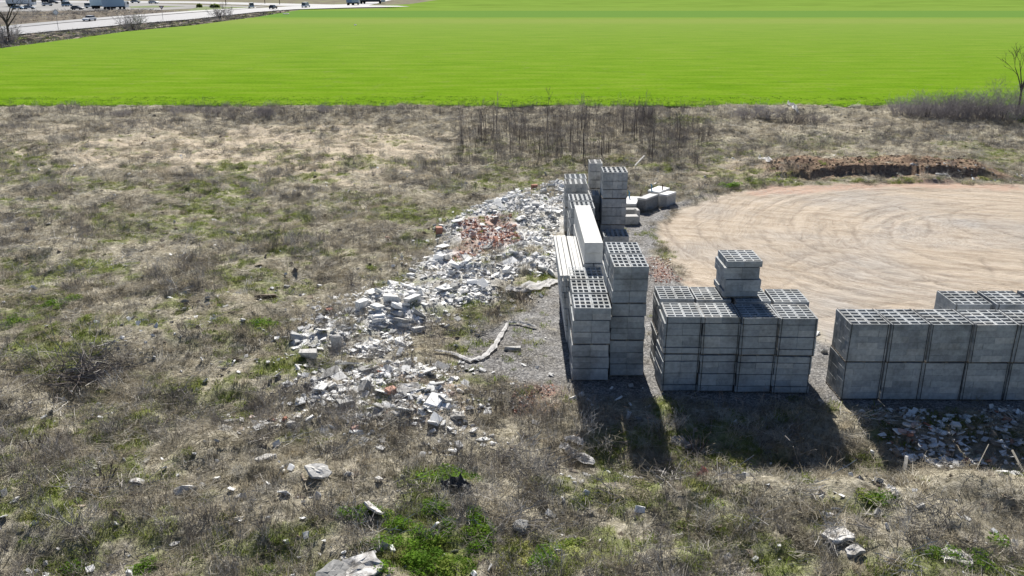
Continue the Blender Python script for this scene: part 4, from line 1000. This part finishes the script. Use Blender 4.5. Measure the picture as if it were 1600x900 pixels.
# ------------------------------------------------------------------ loose things one can point to
def hbox(name, px_, py_, L_, W_, H_, rz, mt, label, cat='concrete block', rx=0, ry=0, rough=.12, seed=0, lift=0, group=None, boxy=1):
    p = px(px_, py_); me_ = slab_mesh(name, seed + 900, L_, W_, H_, 'dirty' if mt == 'pale' else mt) if 'slab' in name or 'board' in label else chunk_mesh(name, seed + 900, L_, W_, H_, rough=max(rough, .22), mat=mt, boxy=boxy, n=8) if 'chunk' not in name or 'brick' in name else chunk_mesh(name, seed + 900, L_ * 1.1, W_ * 1.1, H_ * 1.1, mat='dirty' if mt == 'pale' else mt, boxy=0, n=16)
    o = obj(name, me_, None, (p.x, p.y, on_ground(p.x, p.y) + H_ * .30 + lift), (rx, ry, rz)); return tag(o, label, cat, group)
LT = [('concrete_block', 483, 563, .62, .34, .30, .05, 'greyc', 'grey block with pale top lying left of the rubble heap'),
      ('concrete_block', 614, 494, .72, .34, .26, -.1, 'pale', 'clean white block lying flat in the middle of the heap'),
      ('concrete_block', 645, 490, .75, .30, .26, 1.0, 'pale', 'clean white block lying at an angle beside the flat one'),
      ('concrete_block', 567, 496, .45, .32, .42, .8, 'pale', 'upright white block on the heap left of the flat white block'),
      ('concrete_block', 525, 540, .40, .22, .55, .6, 'greyc', 'grey slab leaning with its edge up at the heap front'),
      ('concrete_block', 541, 640, .52, .34, .34, .4, 'greyc', 'dark-sided grey block in the nearer debris'),
      ('concrete_block', 801, 546, .60, .22, .16, -.15, 'greyc', 'short grey block lying on gravel near the crumpled sheet'),
      ('concrete_slab', 714, 655, .50, .34, .10, .3, 'pale', 'white slab fragment at the right end of the nearer debris'),
      ('concrete_slab', 362, 650, .62, .16, .10, .35, 'pale', 'narrow white slab on the small debris patch at left'),
      ('concrete_slab', 352, 665, .50, .36, .14, -.3, 'greyc', 'grey slab at the front of the small left debris patch'),
      ('concrete_chunk', 416, 724, .60, .32, .20, .5, 'pale', 'pale lump lying alone left of centre in the foreground'),
      ('concrete_chunk', 290, 770, .55, .30, .24, .3, 'greyc', 'dark broken block in the left foreground'),
      ('concrete_chunk', 378, 779, .34, .22, .18, .1, 'pale', 'small clean white lump in the left foreground'),
      ('concrete_chunk', 215, 758, .38, .26, .16, .1, 'pale', 'dull white stone at left of the foreground'),
      ('concrete_chunk', 457, 672, .34, .24, .22, .4, 'greyc', 'grey stone below the nearer debris'),
      ('concrete_chunk', 592, 755, .22, .2, .16, .4, 'pale', 'small rounded white stone in the foreground centre'),
      ('concrete_chunk', 546, 752, .28, .2, .18, .4, 'pale', 'small pale stone right of the leaning grey slab'),
      ('brick_chunk', 515, 490, .26, .2, .16, .2, 'brick', 'loose red brick left of the rubble heap'),
      ('brick_chunk', 606, 376, .22, .2, .2, .2, 'brick', 'dark red brick standing off the heap edge'),
      ('brick_chunk', 686, 368, .36, .3, .42, .2, 'brick', 'red bucket-like brick stump with pale top on the heap edge'),
      ('brick_chunk', 835, 304, .4, .3, .4, .2, 'brick', 'orange-red brick lump on top of the far part of the heap'),
      ('brick_chunk', 612, 628, .34, .3, .25, .7, 'brick', 'dark red brick lump in the nearer debris'),
      ('concrete_chunk', 814, 826, .42, .35, .30, .2, 'greyc', 'round grey stone at the bottom centre'),
      ('concrete_chunk', 1058, 830, .34, .22, .14, .2, 'pale', 'pale stone in the weeds right of bottom centre'),
      ('concrete_slab', 1305, 856, .75, .55, .10, .2, 'pale', 'pale weathered slab at the bottom right, nearer the middle'),
      ('concrete_slab', 1332, 876, .5, .35, .10, .5, 'pale', 'small pale slab below the weathered one'),
      ('concrete_slab', 1490, 882, .72, .50, .10, -.4, 'pale', 'pale weathered slab at the far bottom right'),
      ('concrete_slab', 1470, 279, .9, .6, .25, .2, 'greyc', 'grey concrete lump at the foot of the spoil bank'),
      ('brick_chunk', 480 + 75, 680, .24, .2, .16, .2, 'brick', 'rust-coloured stone in front of the nearer debris')]
for i, t in enumerate(LT): hbox(*t, seed=i)
hbox('concrete_slab', 497, 757, .72, .50, .08, .6, 'greyc', 'flat grey slab leaning up in the foreground left of centre', 'concrete slab', rx=.35, ry=.3, seed=41, lift=.08)
hbox('concrete_slab', 585, 806, .62, .42, .05, -.7, 'pale', 'thin pale triangular board propped in the green plants', 'board', rx=-.65, ry=.35, seed=42, lift=.14, rough=.5)
hbox('concrete_slab', 640, 628, .75, .48, .04, .1, 'pale', 'blue-white sheet fragment in the nearer debris', 'board', rx=.25, seed=43, lift=.12, rough=.5)
hbox('concrete_slab', 560, 893, 1.15, .75, .12, .15, 'pale', 'large pale slab at the very bottom, left of the green plants', 'concrete slab', rx=.2, ry=-.12, seed=44, lift=.05, rough=.45)
hbox('concrete_slab', 520, 905, .8, .6, .12, 1.0, 'greyc', 'broken slab end beside the large bottom slab', 'concrete slab', rx=.3, seed=45, lift=.08, rough=.4)
hbox('wooden_box', 418, 466, .95, .4, .26, -.05, 'soil', 'dark crate-like lump in the weeds left of the heap', 'crate', seed=46)

def crumple(name, pts, w, label, mt='plastic', seed=0, h=.07, seg=5, cat='plastic sheet'):
    """a creased strip of sheeting following a line of ground points"""
    r = random.Random(seed); P_ = [px(*p) for p in pts]; Q = []
    for a, b_ in zip(P_[:-1], P_[1:]):
        for k in range(seg): Q.append(a.lerp(b_, k / seg))
    Q.append(P_[-1]); n = 7; V = []; o = P_[0]
    for i, q_ in enumerate(Q):
        d = (Q[min(i + 1, len(Q) - 1)] - Q[max(i - 1, 0)]).normalized(); s = Vector((-d.y, d.x, 0)); ww = w * r.uniform(.55, 1.2) * (.4 + .6 * math.sin(math.pi * min(1, (i + .6) / len(Q))) ** .4)
        for k in range(n):
            t = k / (n - 1) - .5; p = q_ + s * ww * t + Vector((r.gauss(0, .015), r.gauss(0, .015), 0))
            V.append((p.x - o.x, p.y - o.y, on_ground(p.x, p.y) + .07 + h * max(0, r.gauss(.5, .4)) * (1 - abs(t) * 1.5)))
    bm = bmesh.new(); vs = [bm.verts.new(v) for v in V]
    for i in range(len(Q) - 1):
        for k in range(n - 1): bm.faces.new((vs[i * n + k], vs[i * n + k + 1], vs[(i + 1) * n + k + 1], vs[(i + 1) * n + k]))
    ob = obj(name, mesh_bm(name, bm, [M[mt]]), None, (o.x, o.y, 0)); tag(ob, label, cat)
    md = ob.modifiers.new('thick', 'SOLIDIFY'); md.thickness = .006; return ob
crumple('plastic_sheet', [(680, 552), (704, 554), (735, 566), (756, 560), (772, 545), (784, 524), (793, 508)], .24, 'long twisted white plastic sheet on the gravel before the heap', seed=3, h=.03)
crumple('plastic_sheet', [(795, 506), (812, 507), (838, 514)], .14, 'thin tail of white plastic right of the long twisted sheet', seed=4)
crumple('plastic_sheet', [(878, 689), (895, 697), (930, 704)], .42, 'crumpled white sack nearer the camera below the left tower shadow', seed=5, h=.09)
crumple('plastic_sheet', [(882, 681), (897, 679), (912, 680)], .34, 'crumpled white sack behind the nearer one', seed=6, h=.09)
crumple('plastic_sheet', [(975, 730), (990, 736), (1004, 738)], .16, 'flat white strip at the tip of the tower shadow', seed=7)
crumple('plastic_sheet', [(790, 458), (815, 462), (850, 448), (868, 440)], .55, 'wide pale pink-white sheet by the rubble near the lintels', seed=8, h=.05)
crumple('plastic_sheet', [(876, 833), (888, 838), (900, 841)], .14, 'small white scrap in the bottom centre weeds', seed=9)
crumple('plastic_sheet', [(1283, 815), (1292, 820), (1299, 824)], .12, 'small white scrap in the right foreground', seed=10)
crumple('plastic_sheet', [(1384, 779), (1392, 785), (1400, 791)], .16, 'white plastic scrap below the shadow of the right stacks', seed=11)
crumple('plastic_sheet', [(832, 654), (836, 658), (842, 661)], .16, 'small white scrap left of the tower shadow', seed=12)
crumple('plastic_bag', [(1092, 742), (1098, 738), (1104, 736)], .26, 'faded pink bag caught in the weeds before the middle stacks', 'pinkbag', 13, .25, cat='bag')
crumple('fabric_rag', [(1050, 676), (1064, 680), (1080, 692)], .34, 'grey tangled rag at the edge of the shade before the middle stacks', 'greyc', 14, .2, cat='rag')
crumple('plastic_sheet', [(690, 768), (710, 770), (736, 776)], .42, 'dark grey plastic tub edge sunk in the weeds at bottom centre', 'darkplastic', 15, .15)
crumple('plastic_sheet', [(1186, 248), (1194, 252), (1203, 262)], .5, 'white scrap of sheeting on the bank left of the spoil', seed=16, h=.2)
crumple('plastic_sheet', [(1230, 168), (1240, 172), (1247, 177)], .5, 'white scrap hanging in the low bushes by the field', seed=17, h=.35)
def stick(name, a, b_, r0, mt, label, cat, za=0, zb=0):
    A, B = px(*a), px(*b_); A.z = on_ground(A.x, A.y) + za; B.z = on_ground(B.x, B.y) + zb
    bm = bmesh.new(); btube(bm, (0, 0, 0), B - A, r0, r0 * .85, 6); o = obj(name, mesh_bm(name, bm, [M[mt]]), None, A); tag(o, label, cat)
stick('plastic_pipe', (1416, 722), (1415.5, 719), .05, 'plastic', 'short white pipe sticking up in the shade before the right stacks', 'pipe', -.1, .40)
stick('pole', (992, 266), (1006, 253), .05, 'plastic', 'white pole lying in the weeds behind the tall far tower', 'pole', .1, .3)
stick('batten', (1040, 292), (1030, 280), .04, 'dry', 'thin straw-coloured batten in the weeds behind the tanks', 'batten', .05, .1)
stick('batten', (585, 468), (600, 478), .04, 'twig', 'grey batten lying at the left edge of the heap', 'batten', .1, .1)
stick('reed', (1520, 758), (1536, 738), .012, 'dry', 'long bent dry reed at right before the right stacks', 'reed', 0, .9)
stick('pipe', (1580, 712), (1600, 734), .03, 'dry', 'pale thin pole slanting at the right edge of the shade', 'pole', .5, .1)

# ------------------------------------------------------------------ far side: vehicles, signs, trees by the road
paint = {k: mat_plain('car_paint_' + k, c, .3, .5, .03, .5) for k, c in dict(white=(.72, .73, .74), dark=(.05, .055, .07), blue=(.22, .33, .46), grey=(.36, .38, .41), pale=(.58, .72, .76)).items()}
glass = mat_plain('dark_window_glass', (.02, .025, .03), .1, .6, 0, 1)
tyre = mat_plain('black_tyre', (.02, .02, .02), .8, .2, 0, 1)
def wheel(root, x, y, r0, w=.2):
    bm = bmesh.new(); btube(bm, (x, y - w / 2, r0), (x, y + w / 2, r0), r0, r0, 14); obj('wheel', mesh_bm('wheel', bm, [tyre]), root)
def car(px_, py_, rz, col, label, z=-.05, L_=4.3, van=False):
    p = px(px_, py_, z); root = empty('parked_car' if 'parked' in label else 'car', (p.x, p.y, z), rz); tag(root, label, 'van' if van else 'car')
    hw = .85
    prof = [(-L_ / 2, .35), (-L_ / 2, .8), (-L_ / 2 + .15, .95), (L_ / 2 - .95, .92), (L_ / 2 - .1, .74), (L_ / 2, .6), (L_ / 2, .32)]
    cab = [(-L_ / 2 + .25, .95), (-L_ / 2 + .75, 1.42), (L_ / 2 - 1.95, 1.45), (L_ / 2 - 1.1, .92)]
    if van: cab = [(-L_ / 2 + .05, .9), (-L_ / 2 + .1, 1.9), (L_ / 2 - 1.5, 1.95), (L_ / 2 - .8, .92)]
    def ext(poly, hw, tp, nm, mt, y_in=1.0):
        bm = bmesh.new(); A = [bm.verts.new((x, -hw * (y_in if zz > tp else 1), zz)) for x, zz in poly]; B = [bm.verts.new((x, hw * (y_in if zz > tp else 1), zz)) for x, zz in poly]
        n = len(poly)
        for i in range(n): bm.faces.new((A[i], B[i], B[(i + 1) % n], A[(i + 1) % n]))
        bm.faces.new(A); bm.faces.new(B[::-1]); bmesh.ops.recalc_face_normals(bm, faces=bm.faces[:]); bmesh.ops.bevel(bm, geom=bm.edges[:], offset=.04, segments=1, affect='EDGES')
        return obj(nm, mesh_bm(nm, bm, [mt]), root)
    ext(prof, hw, 9, 'body', paint[col]); ext(cab, hw * .93, 1.1, 'window', glass, .86)
    rf = [(c[0] * .96, c[1] + .03) for c in cab[1:3]]; bm = bmesh.new(); bbox(bm, rf[0][0] - .02, rf[1][0] + .1, -hw * .80, hw * .80, rf[0][1] - .05, rf[0][1] + .02); obj('roof', mesh_bm('roof', bm, [paint[col]]), root)
    for sx in (-L_ / 2 + .8, L_ / 2 - .85):
        for sy in (-hw + .05, hw - .05): wheel(root, sx, sy, .32)
def truck(px_, py_, rz, L_, label, col='pale', z=-.3, cabin=True):
    p = px(px_, py_, z); root = empty('lorry', (p.x, p.y, z), rz); tag(root, label, 'lorry')
    bm = bmesh.new(); bbox(bm, -L_ / 2, L_ / 2, -1.25, 1.25, 1.1, 3.8); bmesh.ops.bevel(bm, geom=bm.edges[:], offset=.05, segments=1, affect='EDGES'); obj('cargo_box', mesh_bm('cargo_box', bm, [paint[col]]), root)
    bm = bmesh.new(); bbox(bm, -L_ / 2, L_ / 2 + (1.9 if cabin else 0), -.5, .5, .75, 1.09); obj('chassis', mesh_bm('chassis', bm, [tyre]), root)
    if cabin:
        bm = bmesh.new(); bprism(bm, [(0, 0), (1, 0), (1, 1), (0, 1)], 0, 0.01) if False else None
        bbox(bm, L_ / 2 + .25, L_ / 2 + 2.1, -1.2, 1.2, .6, 2.95); bmesh.ops.bevel(bm, geom=bm.edges[:], offset=.12, segments=1, affect='EDGES'); obj('cab', mesh_bm('cab', bm, [paint['white']]), root)
        bm = bmesh.new(); bbox(bm, L_ / 2 + 1.3, L_ / 2 + 2.13, -1.22, 1.22, 1.75, 2.6); obj('window', mesh_bm('window', bm, [glass]), root)
    for sx in (-L_ / 2 + 1, -L_ / 2 + 2.3, L_ / 2 - .2):
        for sy in (-1.05, 1.05): wheel(root, sx, sy, .5, .3)
ROADA = math.atan2(px(200, 32).y - px(100, 41).y, px(200, 32).x - px(100, 41).x)
car(140, 33.0, math.pi + ROADA, 'white', 'white car driving along the road near the brown bank')
car(427, 14.0, ROADA, 'dark', 'dark car on the road left of the white van')
car(478, 11.5, ROADA, 'white', 'white van with dark underside on the road', L_=5.2, van=True)
car(393, 12.4, ROADA + .5, 'white', 'white van turning onto the road from the yard', L_=5.0, van=True)
for (x, y, c_, lb, rz, z) in ((28, 14.6, 'blue', 'dark blue parked car behind the left bank', .1, -.3), (46, 14.2, 'grey', 'grey parked car right of the dark blue one', .1, -.3), (121, 15.3, 'dark', 'black parked car in front of the lorries', 0, -.3), (142, 12.6, 'white', 'parked white van beside the pale lorry', .2, -.3), (74, 9.3, 'white', 'parked white car in the far yard, left', .8, -.3), (105, 10, 'blue', 'parked blue van in the far yard', 1.2, -.3),
                          (212, 4.6, 'grey', 'parked grey car at the far side of the yard', .2, -.29), (240, 5.6, 'white', 'parked pale car right of the grey one in the far yard', -.1, -.29), (84, 5.6, 'dark', 'parked dark car at the back of the yard', .1, -.3), (30, 6.0, 'grey', 'parked grey van at the far left back', .1, -.3)):
    car(x, y, rz, c_, lb, z, van=('van' in lb))
truck(161, 13.5, .02, 8.5, 'long pale blue lorry parked in the yard', 'pale')
truck(178, 15.0, 1.1, 8.0, 'shorter blue-grey lorry parked across the end of the long one', 'blue')
truck(551, 8.2, 1.35, 7.5, 'blue-grey lorry seen from behind on the distant road', 'blue', -.29, True)
truck(578, 5.6, .2, 9.5, 'dark lorry on the distant road at the right', 'dark', -.29)
truck(30, 10.0, .05, 9, 'white lorry at the far left of the yard', 'white'); truck(82, 3.6, .05, 10, 'blue lorry at the back of the yard', 'blue'); truck(168, 3.0, .0, 9, 'white lorry at the far back of the yard', 'white')
post = mat_plain('grey_post', (.22, .22, .23), .6, .3, 0); 
def sign(px_, py_, h, kind, label):
    p = px(px_, py_, -.2); root = empty('road_sign', (p.x, p.y, -.2)); tag(root, label, 'road sign')
    bm = bmesh.new(); btube(bm, (0, 0, 0), (0, 0, h), .05, .05, 6); obj('post', mesh_bm('post', bm, [post]), root)
    s = .75
    poly = [(0, -s), (s, 0), (0, s), (-s, 0)] if kind == 'diamond' else [(-s, s * .6), (0, -s * .8), (s, s * .6)]
    for k, (sc, mt, yy) in enumerate(((1, paint['grey'] if kind == 'diamond' else mat_plain('dark_red_sign_rim', (.12, .03, .03), .5), 0), (.7, paint['white'], -.02))):
        if kind != 'diamond' and k == 1: sc = .5
        bm = bmesh.new(); A = [bm.verts.new((x * sc, yy - .015, h + z * sc)) for x, z in poly]; B = [bm.verts.new((x * sc, yy + .0, h + z * sc)) for x, z in poly]; n = len(poly)
        bm.faces.new(A); bm.faces.new(B[::-1])
        for i in range(n): bm.faces.new((A[i], B[i], B[(i + 1) % n], A[(i + 1) % n]))
        obj(['rim', 'panel'][k], mesh_bm('sign_panel', bm, [mt]), root)
sign(91.5, 47.5, 4.0, 'diamond', 'white diamond road sign on a post by the road'); sign(255, 33, 3.6, 'tri', 'dark rimmed triangular road sign pointing down by the road')
for (x, y, h, lb) in ((137, 2, 7, 'far lamp post left'), (353, 8.5, 7, 'dark pole on the verge left of the turning van'), (437, 7, 9, 'dark pole behind the road near the dark car'), (414, 6, 6, 'thin pole with dark box behind the road')):
    p = px(x, y, -.35); bm = bmesh.new(); btube(bm, (0, 0, 0), (0, 0, h), .16, .12, 6); rt = empty('pole', (p.x, p.y, -.35)); tag(rt, lb, 'pole'); obj('post', mesh_bm('post', bm, [M['rust']]), rt)
    bm = bmesh.new(); bbox(bm, -.5, .5, -.3, .3, h - .6, h + .3); obj('lamp_head', mesh_bm('lamp_head', bm, [M['rust']]), rt)
for (x0, x1, y, lb) in ((307, 316, 10.4, 'short dark hedge piece on the verge'), (328, 344, 10.8, 'longer dark hedge piece on the verge')):
    a, b_ = px(x0, y), px(x1, y); bm = bmesh.new()
    rt = empty('clipped_hedge', ((a.x + b_.x) / 2, a.y, -.3)); tag(rt, lb, 'hedge')
    obj('foliage', leafy(int(x0), 500, 1.0, 1.0, .22, 'green'), rt).scale = ((b_.x - a.x) * .5, 1.2, 1.6)
    obj('stem', stems(int(x0) + 1, 12, 1, .9, .05, 'stem', 2), rt)
# bank beyond the road
bankp = pxy([(-100, 40), (20, 36), (110, 30), (200, 22.5), (290, 16), (250, 15.5), (200, 16), (120, 17.5), (0, 19), (-100, 22)])
bm = bmesh.new(); P_ = np.array(bankp); lo, hi = P_.min(0), P_.max(0); st = 1.6
gx, gy = np.meshgrid(np.arange(lo[0], hi[0], st), np.arange(lo[1], hi[1], st)); sdv = polysd(gx.ravel(), gy.ravel(), bankp)
zz = -.36 + sst(0, 9, sdv) * (.35 + .8 * fbm(gx.ravel() * .12, gy.ravel() * .12, 7, 4)); 
ii = (np.arange(gx.shape[0] - 1)[:, None] * gx.shape[1] + np.arange(gx.shape[1] - 1)[None, :]).ravel(); ff = np.stack([ii, ii + 1, ii + gx.shape[1] + 1, ii + gx.shape[1]], 1)
ff = ff[(sdv[ff] > -1).any(1)]
bankm, ns, ls, b = nmat('brown_bank', .97, .03); cc = ramp(ns, [(.3, (.09, .075, .062)), (.5, (.135, .115, .095)), (.62, (.18, .155, .12)), (.75, (.30, .22, .15))]); ls.new(noise(ns, ls, .22, 8, .7, geo_pos(ns)), cc.inputs[0]); ls.new(cc.outputs[0], b.inputs['Base Color'])
tag(obj('earth_bank', mesh_np('earth_bank', np.column_stack([gx.ravel(), gy.ravel(), zz]), ff, [bankm], True)), 'brown weedy earth bank between the road and parking yard', 'bank', kind='structure')
# verge weeds between road and field
vp = pxy([(-100, 95), (0, 76), (60, 68), (130, 59), (200, 49), (300, 40), (400, 27), (455, 17), (430, 17), (300, 31), (200, 39.5), (100, 48.5), (0, 59), (-100, 72)])
q2 = rand_in([vp], 2600, None, 91); r = np.random.default_rng(92); n = len(q2); s = r.uniform(.8, 2.4, n)
m_far = [stems(340 + i, 10, .4, .5, .03, 'twig', 5, .5, False) for i in range(2)] + [blades(350 + i, 30, .4, .25, .06, .5, k, .6) for i, k in enumerate(('dry', 'green', 'green'))] + [CK['soil'][1]]
scatter('verge_weeds', np.column_stack([q2, np.full(n, -.3)]), np.stack([r.normal(0, .1, n), r.normal(0, .1, n), r.uniform(0, 6, n)], 1), np.stack([s, s, s * .8], 1), r.integers(0, len(m_far), n), m_far, 'scrubby weeds on the verge between road and green field', 'verge weeds')
q2 = rand_in([bankp], 900, None, 93); n = len(q2); zb = -.36 + sst(0, 9, polysd(q2[:, 0], q2[:, 1], bankp)) * (.35 + .8 * fbm(q2[:, 0] * .12, q2[:, 1] * .12, 7, 4)); s = r.uniform(.8, 2.2, n)
scatter('bank_weeds', np.column_stack([q2, zb]), np.stack([r.normal(0, .1, n), r.normal(0, .1, n), r.uniform(0, 6, n)], 1), np.stack([s, s, s * .8], 1), r.integers(0, 3, n), m_far[:3], 'dead weeds on the brown bank beyond the road', 'verge weeds')
p = px(16, 68, -.2); tree(p.x, p.y, 9.5, 'leafless tree at the top left corner beside the road', 711, .6, z=-.3, r0=.3)
bush(p.x - .5, p.y - .5, 2.4, 4.2, 'dense leafless bush round the foot of the top left tree', 712, 40, z=-.3, thick=.05, minr=.03)
for (x, y, ra, h, lb, sd) in ((208, 48, 2.6, 4.8, 'bushy bare tree on the verge between field and road', 713), (345, 29, 2.2, 4.6, 'small bare bush with separate stems on the verge, further right', 714)):
    p = px(x, y, -.2); bush(p.x, p.y, ra, h, lb, sd, 26, z=-.3, thick=.05, minr=.03)
# far scraps on the field
for (x, y, lb) in ((447, 22.5, 'white plastic scrap on the field near the verge'), (555, 40, 'tiny white speck out in the green field')):
    p = px(x, y); bm = bmesh.new(); bbox(bm, -.9, .9, -.6, .6, 0, .3); bmesh.ops.bevel(bm, geom=bm.edges[:], offset=.1, segments=1, affect='EDGES'); o = obj('plastic_scrap', mesh_bm('plastic_scrap', bm, [M['plastic']]), None, (p.x, p.y, .07)); tag(o, lb, 'scrap')
    if x > 500: o.scale = (.35, .35, .8)
